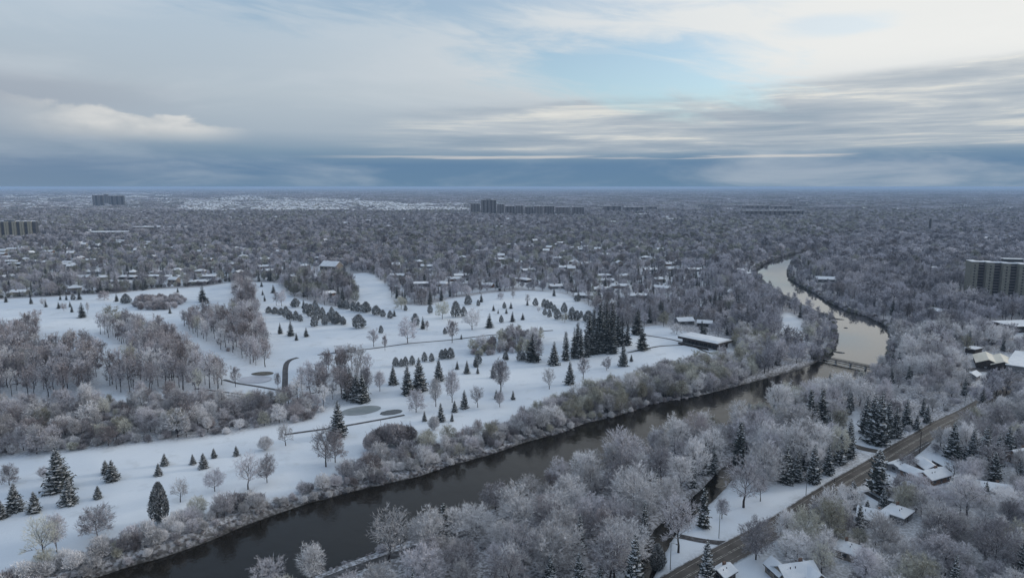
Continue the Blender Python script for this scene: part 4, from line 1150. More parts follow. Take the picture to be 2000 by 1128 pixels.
# ------------------------------------------------------------------ suburb houses: five designs, copied
FAR_HOUSES = []
def far_design(l, w_, h, rh, kind, wall, chim):
    Wm = gable_solid(l, w_, h, rh).mesh('wall', M[wall]) if kind != 'hip' else MB().box(-l / 2, l / 2, -w_ / 2, w_ / 2, -.6, h).mesh('wall', M[wall])
    Rm = (gable_roof(l, w_, h, rh, .6, .3) if kind != 'hip' else hip_roof(l, w_, h, rh, .6, .3)).mesh('roof', M['snow'])
    Cm = MB().box(-.5, .5, -.4, .4, h, h + rh + 1.0).mesh('chimney', M['brick']) if chim else None
    wb = MB(); n = int(l / 3.5)
    for k in range(n):
        xx = -l / 2 + (k + .5) * l / n
        wb.box(xx - .8, xx + .8, -w_ / 2 - .06, -w_ / 2 - .005, h * .35, h * .8)
    return Wm, Rm, Cm, wb.mesh('window', M['glass']), l
DESIGN = [far_design(15, 8, 3, 1.8, 'gable', 'brick', True), far_design(12, 9, 3.2, 2.2, 'hip', 'tan', False), far_design(18, 8, 3, 1.6, 'gable', 'grey', True),
          far_design(10, 8.5, 5.4, 2.4, 'gable', 'tan', False), far_design(21, 9, 3.2, 1.7, 'hip', 'darkwood', True)]
DNAME = ['brown brick bungalow', 'tan hip-roofed house', 'long grey bungalow', 'two-storey tan house', 'very long dark-walled house']
cand = []
for si, poly in enumerate(SUBURBS):
    x0, y0 = poly.min(0); x1, y1 = poly.max(0)
    yy = max(y0, 500)
    row = 0
    while yy < min(y1, 1650):
        xx = x0 + RNG.uniform(0, 20)
        while xx < x1:
            px_, py_ = xx + RNG.normal(0, 2), yy + RNG.normal(0, 3) + 12 * math.sin(xx / 140 + row)
            u, v = project(px_, py_, 0.0)
            if -40 < u < 2040 and inside(poly, np.array([px_]), np.array([py_]))[0] and not inside(GOLF, np.array([px_]), np.array([py_]))[0] and RNG.random() < (0.38 if si == 0 else 0.19) * (1.3 if patch0(px_, py_) > 0 else .6):
                if all((px_ - a) ** 2 + (py_ - b) ** 2 > 22 ** 2 + r * r * .6 for a, b, r in HOUSE_SPOTS[-4000:] if abs(py_ - b) < 60):
                    cand.append((px_, py_, math.radians(RNG.normal(2, 9) + (180 if RNG.random() < .5 else 0) + (90 if RNG.random() < .12 else 0)), int(RNG.choice(5, p=[.28, .24, .22, .14, .12]))))
                    spot(px_, py_, 8)
            xx += RNG.uniform(21, 31)
        yy += 33 if row % 2 else 48
        row += 1
# houses along the river and in the road-side wood, thinly sown
for _ in range(900):
    py_ = RNG.uniform(330, 1700); px_ = RNG.uniform(-0.8, 0.8) * py_
    u, v = project(px_, py_, 0)
    P_ = np.array([px_]), np.array([py_])
    if not (-20 < u < 2020) or inside(GOLF, *P_)[0] or any(inside(q, *P_)[0] for q in CLEAR) or river_sd(*P_)[0] < 25 or dist_line(ROAD_MID, *P_)[0] < 22 or (py_ < 520 and u < 1740):
        continue
    if RNG.random() < (.22 if u < 1300 else .10) and all((px_ - a) ** 2 + (py_ - b) ** 2 > 45 ** 2 for a, b, r in HOUSE_SPOTS):
        cand.append((px_, py_, RNG.uniform(0, 6.28), int(RNG.integers(0, 5)))); spot(px_, py_, 9)
cand.sort(key=lambda c: c[1])
HOUSES_OBJ = cand[:255]
DIST_HOUSES = cand[255:]

# ------------------------------------------------------------------ scenery lists
TREES = []    # dict rows: kind, tpl, tint, x, y, h, w, region, explicit
def px_w(wpx, y):
    return wpx * depth_of(y) / FPX

def put(kind, px, py, hpx, wpx=None, tpl=None, tint='dark', region='golf', label=None, aspect=None):
    x, y = ground_pt(px, py)
    h = height_of(x, y, py - hpx)
    w_ = px_w(wpx, y) if wpx else h * (aspect or .5)
    TREES.append(dict(kind=kind, tpl=tpl, tint=tint, x=x, y=y, h=max(1.2, h), w=w_, region=region, explicit=True, label=label))

# conifers on the golf course: px, py of the foot, height in px (bearings), kind letter s spruce / c cedar / r round cedar
CON = """12,591,14,s 61,595,17,s 90,601,13,s 118,587,11,s 130,587,12,s 143,587,12,c 155,586,17,s 115,604,14,s 137,601,12,s 141,613,15,s 161,622,30,s 228,589,16,s 246,593,18,r
332,610,13,s 347,569,10,s 396,588,34,s 406,591,13,s 511,559,11,s 513,575,11,s 517,586,13,s 534,571,17,s 577,598,17,r 593,600,18,s
525,609,12,r 537,611,13,r 549,613,13,r 559,619,21,c 566,624,18,c 578,625,18,c 587,627,13,c 599,612,20,c 607,618,24,c 616,605,20,c 614,635,22,c 622,624,26,c 630,620,20,c 634,632,18,c 642,626,18,c 648,614,15,c 656,628,22,r 670,630,15,c
547,649,22,s 568,653,31,s 579,662,15,s 598,655,19,s 665,600,17,c 674,602,16,c 667,601,17,c 678,603,17,c 690,606,18,c 700,607,18,c 715,608,20,r 735,612,18,r 748,615,14,c 762,618,15,c 770,614,14,s
792,604,11,c 840,610,17,c 890,618,30,c 906,618,19,c 914,596,19,c 934,599,12,c 940,591,18,s 964,608,12,s 973,613,9,s 985,604,12,c 989,613,11,s 979,630,14,c 998,604,13,s 1001,629,21,s 1021,626,14,s
654,630,23,c 671,631,14,c 701,638,26,r 744,649,15,c 811,635,24,c 826,640,25,s 956,639,29,s 901,660,10,s 869,650,12,c
773,712,17,c 784,713,15,c 792,711,17,c 805,710,18,c 829,703,18,c 843,703,16,c 863,698,18,c 870,696,18,c 880,697,21,c 929,713,15,c 934,708,20,c 987,699,15,c 990,699,15,s
1030,598,11,s 1046,599,15,c 1082,579,17,s 1063,602,16,c 1069,605,17,c 1076,605,14,c 1083,613,15,c 1102,613,19,c 1064,618,13,c 1073,622,15,c 1089,626,20,c 1117,627,25,c 1127,627,19,c 1135,622,13,c 1149,629,21,r 1127,590,12,r
1015,701,19,c 1022,700,16,c 1040,702,58,s 1082,708,46,s 1217,714,46,s 1233,706,14,s 1113,748,46,s 1254,685,48,s 1244,655,50,s
768,749,38,s 796,768,58,s 819,761,66,s 857,742,45,s 893,719,17,s 912,727,26,s 930,714,18,s 933,727,14,s 963,734,27,s 969,776,19,s 1002,778,18,s 907,795,37,s 888,802,23,s 861,821,37,s 883,821,17,s 829,820,20,s 661,852,72,s 684,775,58,s 697,782,56,s 708,784,58,s
116,958,83,s 135,985,51,s 30,996,54,s 68,1000,41,s 2,1011,36,s 192,975,25,s 220,941,41,s 207,928,27,s 322,911,23,s 310,931,24,s 377,909,20,s 398,917,30,s 418,896,19,s 462,892,20,s 315,1028,78,C"""
for tok in CON.split():
    a = tok.split(','); px, py, hp, k = float(a[0]), float(a[1]), float(a[2]), a[3]
    near = py > 705
    if k == 's':
        put('spruce_tree', px, py, hp, None, ('spruce_near_' if near else 'spruce_mid_') + RNG.choice(list('abc')), aspect=float(RNG.uniform(.66, .80)) if py > 860 else float(RNG.uniform(.48, .60)) if near else float(RNG.uniform(.5, .66)), region='golf')
    elif k == 'C':
        put('cedar_tree', px, py, hp, 36, 'cedar_near', region='golf')
    else:
        put('cedar_tree', px, py, hp, None, 'cedar_round' if k == 'r' else RNG.choice(['cedar_mid', 'cedar_mid_b']), aspect=1.0 if k == 'r' else float(RNG.uniform(.62, .78)), region='golf')
# the tall dark spruce grove
for px, py, hp in ((1105, 700, 58), (1121, 696, 62), (1134, 697, 60), (1146, 694, 56), (1156, 690, 66), (1166, 689, 74), (1176, 688, 82), (1187, 688, 74), (1197, 689, 70), (1172, 668, 78), (1184, 664, 82), (1206, 676, 62), (1215, 675, 62), (1225, 675, 56), (1128, 684, 58), (1150, 676, 66), (1196, 662, 70), (1160, 662, 60)):
    put('spruce_tree', px, py, hp, None, 'spruce_column' if RNG.random() < .5 else 'spruce_mid_%s' % RNG.choice(list('abc')), aspect=float(RNG.uniform(.3, .4)), region='grove')
# conifers on the road side of the river
for px, py, hp, asp, tp in ((1444, 905, 92, .36, 'spruce_column'), (1376, 923, 66, .4, 0), (1393, 920, 56, .4, 0), (1531, 878, 58, .42, 0), (1580, 846, 88, .36, 'spruce_column'), (1603, 842, 88, .36, 'spruce_column'), (1592, 850, 66, .4, 0), (1535, 942, 76, .42, 0), (1556, 938, 62, .45, 0),
                           (1588, 943, 78, .4, 0), (1617, 926, 62, .42, 0), (1657, 892, 78, .4, 0), (1640, 905, 60, .45, 0), (1570, 915, 66, .45, 0), (1691, 846, 76, .42, 0), (1703, 862, 96, .42, 0), (1716, 868, 108, .40, 0), (1733, 853, 76, .42, 0), (1749, 852, 60, .45, 0), (1769, 833, 56, .45, 0), (1790, 838, 30, .6, 0), (1810, 825, 36, .5, 0),
                           (1860, 894, 72, .5, 0), (1922, 912, 84, .5, 0), (1898, 902, 68, .5, 0), (1941, 936, 56, .55, 0), (1968, 892, 62, .55, 0), (1924, 982, 44, .5, 0), (1664, 990, 54, .6, 0), (1640, 1000, 38, .6, 0), (1588, 1014, 38, .6, 0), (1693, 1002, 27, .6, 0), (1374, 1028, 78, .34, 'spruce_column'), (1379, 1142, 92, .42, 0),
                           (1238, 1160, 132, .40, 0), (1075, 1146, 70, .42, 0), (1130, 1150, 74, .42, 0), (1172, 1152, 54, .45, 0), (868, 1060, 78, .4, 'spruce_column'), (1512, 880, 50, .45, 0), (1548, 905, 60, .42, 0), (1618, 862, 60, .42, 0), (1995, 1128, 80, .45, 0), (1560, 872, 60, .42, 0), (1503, 905, 48, .45, 0), (1948, 905, 60, .5, 0), (1985, 880, 50, .5, 0)):
    put('spruce_tree', px, py, hp, None, tp or 'spruce_near_%s' % RNG.choice(list('abc')), aspect=asp, region='road wood')
put('spruce_tree', 1713, 963, 86, 44, 'pine_near', region='road wood', label='large dark bushy pine standing alone on the house side of the road by the driveway')
put('spruce_tree', 1283, 1106, 52, 30, 'cedar_near', region='road wood', label='small snowy conifer on the lawn at the bottom between creek and road')

# single bare trees: px, py, height, width, template, tint
for row in ((796, 668, 50, 42, 'mid_round', 'mauve'), (518, 716, 58, 34, 'mid_tall', 'brown'), (864, 622, 36, 32, 'mid_round', 'olive'), (784, 601, 25, 28, 'mid_broad', 'olive'), (883, 667, 46, 28, 'mid_upright', 'brown'), (922, 642, 42, 40, 'mid_round', 'pale'),
            (730, 676, 36, 24, 'mid_upright', 'mauve'), (752, 684, 32, 12, 'mid_upright', 'brown'), (834, 642, 19, 12, 'mid_upright', 'brown'), (978, 586, 14, 16, 'mid_broad', 'mauve'), (1030, 597, 22, 12, 'mid_upright', 'pale'), (1002, 584, 16, 12, 'mid_upright', 'pale'), (1052, 611, 10, 9, 'mid_round', 'pale'), (1103, 631, 19, 16, 'mid_round', 'olive'),
            (550, 596, 32, 22, 'mid_round', 'mauve'), (540, 595, 28, 16, 'mid_tall', 'mauve'), (204, 586, 18, 26, 'mid_broad', 'brown'), (85, 599, 15, 13, 'mid_round', 'pale'), (125, 609, 15, 13, 'mid_round', 'brown'), (172, 616, 24, 9, 'mid_upright', 'pale'),
            (1139, 738, 44, 28, 'mid_upright', 'mauve'), (1185, 722, 27, 22, 'mid_round', 'mauve'), (1073, 757, 43, 30, 'near_open', 'pale'), (978, 762, 66, 44, 'near_upright', 'mauve'), (851, 791, 58, 30, 'near_upright', 'pale'), (883, 783, 66, 32, 'near_upright', 'mauve'), (813, 802, 46, 40, 'near_loose', 'mauve'), (933, 793, 43, 30, 'near_open', 'mauve'),
            (976, 793, 31, 22, 'near_upright', 'mauve'), (558, 871, 46, 36, 'near_open', 'pale'), (19, 950, 42, 38, 'near_loose', 'mauve'), (85, 938, 24, 24, 'near_round', 'mauve'), (353, 987, 45, 40, 'near_open', 'pale'), (420, 966, 48, 42, 'near_round', 'mauve'),
            (485, 962, 74, 54, 'near_open', 'mauve'), (522, 948, 58, 44, 'near_round', 'mauve'), (190, 1056, 58, 72, 'near_broad', 'mauve'), (87, 1100, 86, 72, 'near_open', 'olive'), (112, 1084, 76, 46, 'near_upright', 'mauve'), (637, 914, 84, 58, 'near_open', 'mauve'), (655, 905, 64, 46, 'near_loose', 'brown'), (742, 762, 40, 26, 'near_upright', 'mauve'), (716, 770, 58, 30, 'near_upright', 'mauve'),
            (460, 758, 42, 22, 'mid_upright', 'mauve'), (543, 760, 34, 16, 'mid_upright', 'mauve'), (605, 772, 60, 40, 'mid_tall', 'mauve'), (622, 770, 66, 36, 'mid_tall', 'mauve'), (1030, 700, 44, 26, 'mid_upright', 'olive'), (1052, 704, 50, 26, 'mid_upright', 'mauve'), (1274, 626, 26, 36, 'mid_broad', 'mauve'), (1296, 640, 30, 26, 'mid_round', 'olive'), (1322, 655, 22, 26, 'mid_broad', 'pale')):
    put('bare_tree', row[0], row[1], row[2], row[3], row[4], row[5], 'golf')
for px, py, hp in ((742, 874, 44), (760, 868, 46), (778, 872, 50), (796, 868, 42), (726, 882, 38)):
    put('shrub', px, py, hp, hp * 1.1, 'dome_bush', 'umber', 'golf')
put('shrub', 519, 880, 30, 31, 'dome_bush', 'pale', 'golf', 'dense round pale bush standing alone on the open lawn below the thicket')
put('shrub', 847, 838, 30, 24, 'dome_bush', 'pale', 'golf', 'dense pale rounded bush beside the small spruces on the lower lawn')
for row in ((1452, 990, 104, 92, 'near_open', 'mauve'), (1325, 1078, 118, 84, 'near_open', 'mauve'), (1476, 1092, 84, 80, 'near_round', 'mauve'), (1490, 948, 88, 82, 'near_round', 'pale'), (1636, 900, 70, 46, 'near_loose', 'olive'), (760, 1104, 108, 92, 'near_open', 'pale'), (820, 1072, 68, 58, 'near_round', 'pale'), (610, 1150, 84, 62, 'near_upright', 'pale'),
            (530, 1176, 84, 76, 'near_open', 'mauve'), (1410, 1012, 40, 30, 'near_upright', 'mauve'), (1485, 978, 52, 36, 'near_open', 'mauve'), (1765, 1000, 60, 54, 'near_round', 'olive'), (1890, 948, 56, 54, 'near_round', 'mauve'), (1772, 918, 34, 38, 'near_round', 'mauve'), (1570, 1075, 88, 70, 'near_loose', 'olive'), (1620, 1060, 90, 70, 'near_loose', 'olive'), (1535, 1058, 66, 56, 'near_loose', 'pale')):
    put('bare_tree', row[0], row[1], row[2], row[3], row[4], row[5], 'road wood')

# ---- random fill
def jitter_grid(x0, x1, y0, y1, s):
    nx_, ny_ = int((x1 - x0) / s) + 1, int((y1 - y0) / (s * .87)) + 1
    gx_, gy_ = np.meshgrid(np.arange(nx_) * s + x0, np.arange(ny_) * s * .87 + y0)
    gx_ = gx_ + (np.arange(ny_)[:, None] % 2) * s * .5
    gx_ = gx_ + RNG.uniform(-.38, .38, gx_.shape) * s; gy_ = gy_ + RNG.uniform(-.38, .38, gy_.shape) * s
    return gx_.ravel(), gy_.ravel()

def patch(x, y, sc, ph=0.0):
    """slow tint field, -1..1"""
    return np.sin(x / sc + ph) * np.cos(y / sc * .8 - ph) * .6 + np.sin(x / sc * .43 - y / sc * .51 + 2 * ph) * .5 + np.sin(x / sc * 1.9 + y / sc * 1.3 + ph * 3) * .25

def keep_off(X, Y, margin_road=3.0):
    k = np.ones(len(X), bool)
    near = Y < 520
    if near.any():
        d = np.full(len(X), 1e3); d[near] = dist_line(ROAD_MID, X[near], Y[near]); k &= d > ROAD_W / 2 + margin_road
        d[near] = dist_line(CREEK, X[near], Y[near]); k &= d > CREEK_HALF + 1.5
        d[near] = dist_line(SIDE_ROAD, X[near], Y[near]); k &= d > 4
    return k

def fill(poly, s, fn, clear=True, exclude_golf=False, keep_explicit=3.0):
    x0, y0 = poly.min(0); x1, y1 = poly.max(0)
    y0 = max(y0, 95)
    X, Y = jitter_grid(x0, x1, y0, y1, s)
    u, v = project(X, Y, 6.0)
    k = inside(poly, X, Y) & (u > -140) & (u < 2140) & (v < 1290)
    X, Y = X[k], Y[k]
    k = keep_off(X, Y)
    if clear:
        for q in CLEAR: k &= ~inside(q, X, Y)
    if exclude_golf: k &= ~inside(GOLF, X, Y)
    X, Y = X[k], Y[k]
    ex = np.array([(t['x'], t['y'], min(t['w'] * .38, 3.2)) for t in TREES if t['explicit']])
    k = np.ones(len(X), bool)
    for a, b, r in ex: k &= (X - a) ** 2 + (Y - b) ** 2 > r * r
    drop = RNG.random(len(X)) < .62
    for a, b, r in HOUSE_SPOTS:
        if b > 900: continue
        dx, dy = X - a, Y - b
        k &= dx * dx + dy * dy > (r + 1.0) ** 2
        L = math.hypot(a, b); tt = (dx * a + dy * b) / -L; ss = np.abs(dx * b - dy * a) / L
        k &= ~((tt > 0) & (tt < r + 16) & (ss < r + 1) & drop)
    for x, y in zip(X[k], Y[k]): fn(float(x), float(y))

def add(kind, x, y, h, w_, tpl, tint, region):
    TREES.append(dict(kind=kind, tpl=tpl, tint=tint, x=x, y=y, h=h, w=w_, region=region, explicit=False, label=None))

def pick_tint(x, y, weights, sc=60.0):
    q = patch(x, y, sc)
    wts = np.array(weights, float)
    wts = wts * np.array([1, 1 + .5 * max(0, -q), max(.05, 1 + 2.2 * q), 1])
    return RNG.choice(['pale', 'mauve', 'olive', 'brown'], p=wts / wts.sum())

NEAR = ['near_round', 'near_broad', 'near_tall', 'near_upright', 'near_open', 'near_loose']
MID = ['mid_round', 'mid_broad', 'mid_tall', 'mid_upright']
FAR = ['far_round', 'far_broad', 'far_tall']
ASP = dict(near_round=.95, near_broad=1.2, near_tall=.68, near_upright=.6, near_open=.85, near_loose=.9, mid_round=.95, mid_broad=1.15, mid_tall=.55, mid_grove=.55, mid_upright=.52, far_round=1.0, far_broad=1.2, far_tall=.66)
FARTINT = dict(pale='slate', mauve='mauve', olive='moss', brown='umber')
def bare_at(x, y, hm, hs, region, weights, tpls, pt=None, sc=60.0, dim=False):
    tp = RNG.choice(tpls, p=pt)
    h = max(3.5, RNG.normal(hm, hs)) * (1.15 if 'tall' in tp else .85 if 'broad' in tp else 1.0)
    add('bare_tree', x, y, h, h * ASP[tp] * RNG.uniform(.85, 1.15), tp, FARTINT[pick_tint(x, y, weights, sc)] if dim else pick_tint(x, y, weights, sc), region)

# woods on the golf course
for nm, poly in WOODS.items():
    def fn(x, y, nm=nm):
        r = RNG.random()
        if r < .08: add('shrub', x, y, RNG.uniform(2, 4), RNG.uniform(3, 5), 'bush_mid', 'brown', nm + ' grove')
        else: bare_at(x, y, 15.5 if nm in ('west', 'middle') else 14 if nm == 'avenue' else 13, 2.2, nm + ' grove', (.14, .46, .02, .38), ['mid_grove', 'mid_tall', 'mid_upright'], [.62, .26, .12])
    fill(poly, 7.7 if nm != 'center' else 8.8, fn, clear=False)
# thicket across the lawns
def fn(x, y):
    u, v = project(x, y, 0)
    if RNG.random() < .38: bare_at(x, y, 9.0, 2.2, 'thicket', (.36, .46, .04, .14), ['near_upright', 'near_loose', 'near_open', 'mid_round', 'near_round'])
    else: add('shrub', x, y, RNG.uniform(2.2, 4.6), RNG.uniform(3.2, 5.5), RNG.choice(['bush_near', 'bush_near_b', 'bush_near_c']), pick_tint(x, y, (.32, .42, .05, .21), 25), 'thicket')
fill(THICKET, 4.6, fn, clear=False)
def fn(x, y):
    if RNG.random() < .4: bare_at(x, y, 8, 2, 'path hedge', (.2, .35, .25, .2), ['mid_round', 'mid_upright'])
    else: add('shrub', x, y, RNG.uniform(3, 5.5), RNG.uniform(4, 6), 'bush_mid', RNG.choice(['brown', 'olive', 'mauve']), 'path hedge')
fill(HEDGE_MID, 5.0, fn, clear=False)
fill(HEDGE_FAR, 6.0, lambda x, y: add('shrub', x, y, RNG.uniform(4, 7), RNG.uniform(5.5, 8), 'bush_mid', RNG.choice(['brown', 'mauve']), 'far hedge'), clear=False)
# scrub strip on the golf side of the river
lb = np.vstack([G(LEFT_BANK[:22], WATER_Z), G([(1600, 640), (1590, 668), (1530, 672), (1500, 660), (1440, 650), (1425, 690), (1440, 700), (1400, 708), (1330, 722), (1250, 742), (1180, 767), (1120, 787), (1030, 818), (1000, 832), (900, 857), (830, 872), (700, 905), (640, 948), (560, 978), (480, 988), (400, 1012), (330, 1042), (250, 1062), (150, 1102), (60, 1130), (-100, 1200), (-300, 1270)])])
def fn(x, y):
    sd = float(river_sd(np.array([x]), np.array([y]))[0])
    if sd < 0.3: return
    u, v = project(x, y, 0)
    w_tree = np.interp(u, [0, 600, 1000, 1150, 1600], [.12, .16, .34, .62, .75])
    if sd < 5.5: w_tree *= .25
    if RNG.random() < w_tree:
        near = u < 1150
        bare_at(x, y, np.interp(u, [0, 900, 1250, 1400, 1500, 1700], [7.0, 7.5, 9.5, 9.5, 6.0, 6.0]), 1.6, 'golf bank', (.40, .30, .24, .06), NEAR if v > 730 else MID, None, 35)
    elif RNG.random() < (.92 if sd < 14 else .6):
        hh = RNG.uniform(1.8, 3.6) if sd < 3.5 else RNG.uniform(3.0, 6.4)
        add('shrub', x, y, hh, hh * RNG.uniform(.95, 1.35), RNG.choice(['bush_near', 'bush_near_b', 'bush_near_c']) if v > 720 else 'bush_mid', pick_tint(x, y, (.55, .3, .1, .05), 20), 'golf bank')
fill(lb, 3.6, fn, clear=True, keep_explicit=2)
# wood between river and road
rb = [p for p in RIGHT_BANK if p[1] > 650]
r1 = np.vstack([G(rb, WATER_Z), G([(600, 1400), (1100, 1320)]), ROAD_LEFT])
def fn(x, y):
    sd = float(river_sd(np.array([x]), np.array([y]))[0])
    if sd < 0.8: return
    u, v = project(x, y, 0)
    pathd = dist_line(RP, np.array([x]), np.array([y]))[0]
    if pathd < 3.2: return
    if u < 960 and v > 1000 and RNG.random() < .35: return
    hm = np.interp(u, [500, 900, 1100, 1500, 1800], [8.5, 11.0, 13.5, 13.0, 14.0])
    if sd < 6: hm *= .75
    rd = dist_line(ROAD_MID, np.array([x]), np.array([y]))[0]
    if 1590 < u < 1770 and 700 < v < 775: hm = min(hm, 5.2)
    if RNG.random() < .08: return
    if u > 1640: hm = min(hm, 1.5 + .30 * rd)
    if hm < 4.2:
        if RNG.random() < .5: add('shrub', x, y, max(1.2, hm * .7), max(2, hm), 'bush_near', 'pale', 'river wood')
        return
    if RNG.random() < .20: add('shrub', x, y, RNG.uniform(2, 4), RNG.uniform(3, 5), RNG.choice(['bush_near', 'bush_near_b', 'bush_near_c']), RNG.choice(['pale', 'mauve']), 'river wood')
    elif RNG.random() < (.11 if u > 1250 else .03): add('spruce_tree', x, y, RNG.uniform(8, 14), RNG.uniform(3.5, 5), 'spruce_near_%s' % RNG.choice(list('abc')), 'dark', 'river wood')
    else: bare_at(x, y, hm, 2.2, 'river wood', (.48, .30, .18, .04), NEAR if y < 420 else MID, None, 45)
RP = smooth_line(G(PATHS[9][0]), 2.5, 4)
fill(r1, 7.6, fn)
# wood and gardens on the house side of the road
r2 = np.vstack([offset_line(ROAD_MID, ROAD_W / 2), [(900, ROAD_MID[-1, 1] + 60), (900, 60), (ROAD_MID[0, 0], 60)]])
def fn(x, y):
    rd = dist_line(ROAD_MID, np.array([x]), np.array([y]))[0]
    if rd < 8 and RNG.random() < .7: return
    if RNG.random() < .16: add('shrub', x, y, RNG.uniform(1.6, 3.2), RNG.uniform(2.5, 4.5), RNG.choice(['bush_near', 'bush_near_b', 'bush_near_c']), RNG.choice(['pale', 'mauve', 'olive']), 'garden wood')
    elif RNG.random() < .10: add('spruce_tree', x, y, RNG.uniform(7, 12), RNG.uniform(3.5, 5), 'spruce_near_%s' % RNG.choice(list('abc')), 'dark', 'garden wood')
    else: bare_at(x, y, 9.6, 2.2, 'garden wood', (.36, .24, .38, .02), ['near_round', 'near_broad', 'near_loose', 'near_round', 'near_upright', 'near_open'] if y < 420 else MID, None, 30)
fill(r2, 6.9, fn)

# everything beyond: forest, suburb trees, river woods
done = [lb, r1, r2, GOLF]
LBU = np.vstack([smooth_line(G(LEFT_BANK[24:], WATER_Z), 6, 1), smooth_line(G(RIGHT_BANK[:16], WATER_Z), 6, 1)])
def river_near(x, y):
    return bool((np.hypot(LBU[:, 0] - x, LBU[:, 1] - y) < 19).any())
def background(y0, y1, s):
    xm = y1 * 0.86
    X, Y = jitter_grid(-xm, xm, y0, y1, s)
    u, v = project(X, Y, 6.0)
    k = (u > -160) & (u < 2160)
    X, Y = X[k], Y[k]
    for q in done + CLEAR: k = ~inside(q, X, Y); X, Y = X[k], Y[k]
    k = river_sd(X, Y) > 1.6 if y0 < 1300 else np.ones(len(X), bool)
    X, Y = X[k], Y[k]
    k = np.ones(len(X), bool)
    sub = np.zeros(len(X), bool)
    for q in SUBURBS: sub |= inside(q, X, Y)
    hs = np.array(HOUSE_SPOTS)
    hide = np.zeros(len(X), bool)
    dist = np.hypot(X, Y)
    for a, b, r in hs:
        if b < y0 - 80 or b > y1 + 80: continue
        dx, dy = X - a, Y - b
        k &= dx * dx + dy * dy > (r + 1.5) ** 2
        L = math.hypot(a, b); ux, uy = -a / L, -b / L                      # towards the open view
        tt = dx * ux + dy * uy; ss = np.abs(dx * uy - dy * ux)
        hide |= (tt > 0) & (tt < 34 + r) & (ss < r + 2)
    k &= ~(hide & (RNG.random(len(X)) < .5))
    k &= ~(sub & (RNG.random(len(X)) < .06))
    X, Y, hide, sub = X[k], Y[k], hide[k], sub[k]
    con = patch(X, Y, 130, 1.7)
    for x, y, hd, sb, cn in zip(X, Y, hide, sub, con):
        right_side = x > 0.22 * y + 60
        pc = .21 + .14 * cn if not right_side else .05 + .05 * cn
        far = y > 900
        hm = (10.0 if sb else 12.0) if not right_side else 14.5
        if hd: hm = min(hm, 6.0)
        if y < 1250 and 100 < x < 500 and river_near(x, y): hm = min(hm, 7.0)
        if RNG.random() < pc:
            h = max(4, RNG.normal(hm + 1.0, 2.2)); add('spruce_tree', x, y, h, h * RNG.uniform(.32, .46), 'spruce_far' if far else 'spruce_mid_%s' % 'abc'[RNG.integers(3)], 'dark', 'forest')
        else:
            bare_at(x, y, hm, 1.8, 'east forest' if right_side else 'suburb trees' if sb else 'forest', (.52, .12, .17, .19) if not right_side else (.60, .14, .20, .06), FAR if far else MID, None, 150, True)
# dark hedge line along the far edge of the course
far_edge = smooth_line(G([(-60, 586), (0, 583), (100, 578), (210, 571), (300, 560), (400, 554), (450, 546)]), 4.5, 1)
for x, y in far_edge:
    add('shrub', float(x + RNG.normal(0, 1)), float(y + RNG.normal(0, 1.5)), RNG.uniform(3, 5.5), RNG.uniform(4.5, 7), 'bush_mid', RNG.choice(['slate', 'umber', 'moss']), 'boundary hedge')
for line_ in (smooth_line(G(RIGHT_BANK[:17], WATER_Z), 3.6, 1), smooth_line(G(LEFT_BANK[24:], WATER_Z), 3.6, 1)):
    nn = np.c_[-np.gradient(line_, axis=0)[:, 1], np.gradient(line_, axis=0)[:, 0]]; nn /= np.hypot(nn[:, 0], nn[:, 1])[:, None]
    for (x, y), (a, b) in zip(line_, nn):
        o_ = RNG.uniform(.4, 2.5)
        add('shrub', float(x + a * o_), float(y + b * o_), RNG.uniform(2.4, 4.4), RNG.uniform(4, 6.2), 'bush_mid', RNG.choice(['slate', 'umber', 'mauve', 'moss']), 'upper bank')
background(330, 900, 9.8)
background(900, 1800, 11.5)
background(1800, 3000, 13.5)

# ------------------------------------------------------------------ which trees stand as objects
for t in TREES:
    dep = depth_of(t['y']); t['size'] = t['h'] / dep
    u, v = project(t['x'], t['y'], t['h'] * .5); t['u'], t['v'] = float(u), float(v)
    ub, vb = project(t['x'], t['y'], 0.0); t['ub'], t['vb'] = float(ub), float(vb)
    ut, vt = project(t['x'], t['y'], t['h']); t['vt'] = float(vt)
    t['seen'] = -25 < t['u'] < 2025 and t['vt'] < 1124
KEEP = {'bare_tree': 300, 'spruce_tree': 260, 'cedar_tree': 300, 'shrub': 300}
OBJ, REST = [], []
for kind, n in KEEP.items():
    rows = [t for t in TREES if t['kind'] == kind]
    rows.sort(key=lambda t: (not t['seen'], not t['explicit'], -t['size']))
    OBJ += rows[:n] if len(rows) > n else [t for t in rows if t['seen']]
    REST += rows[n:] if len(rows) > n else []

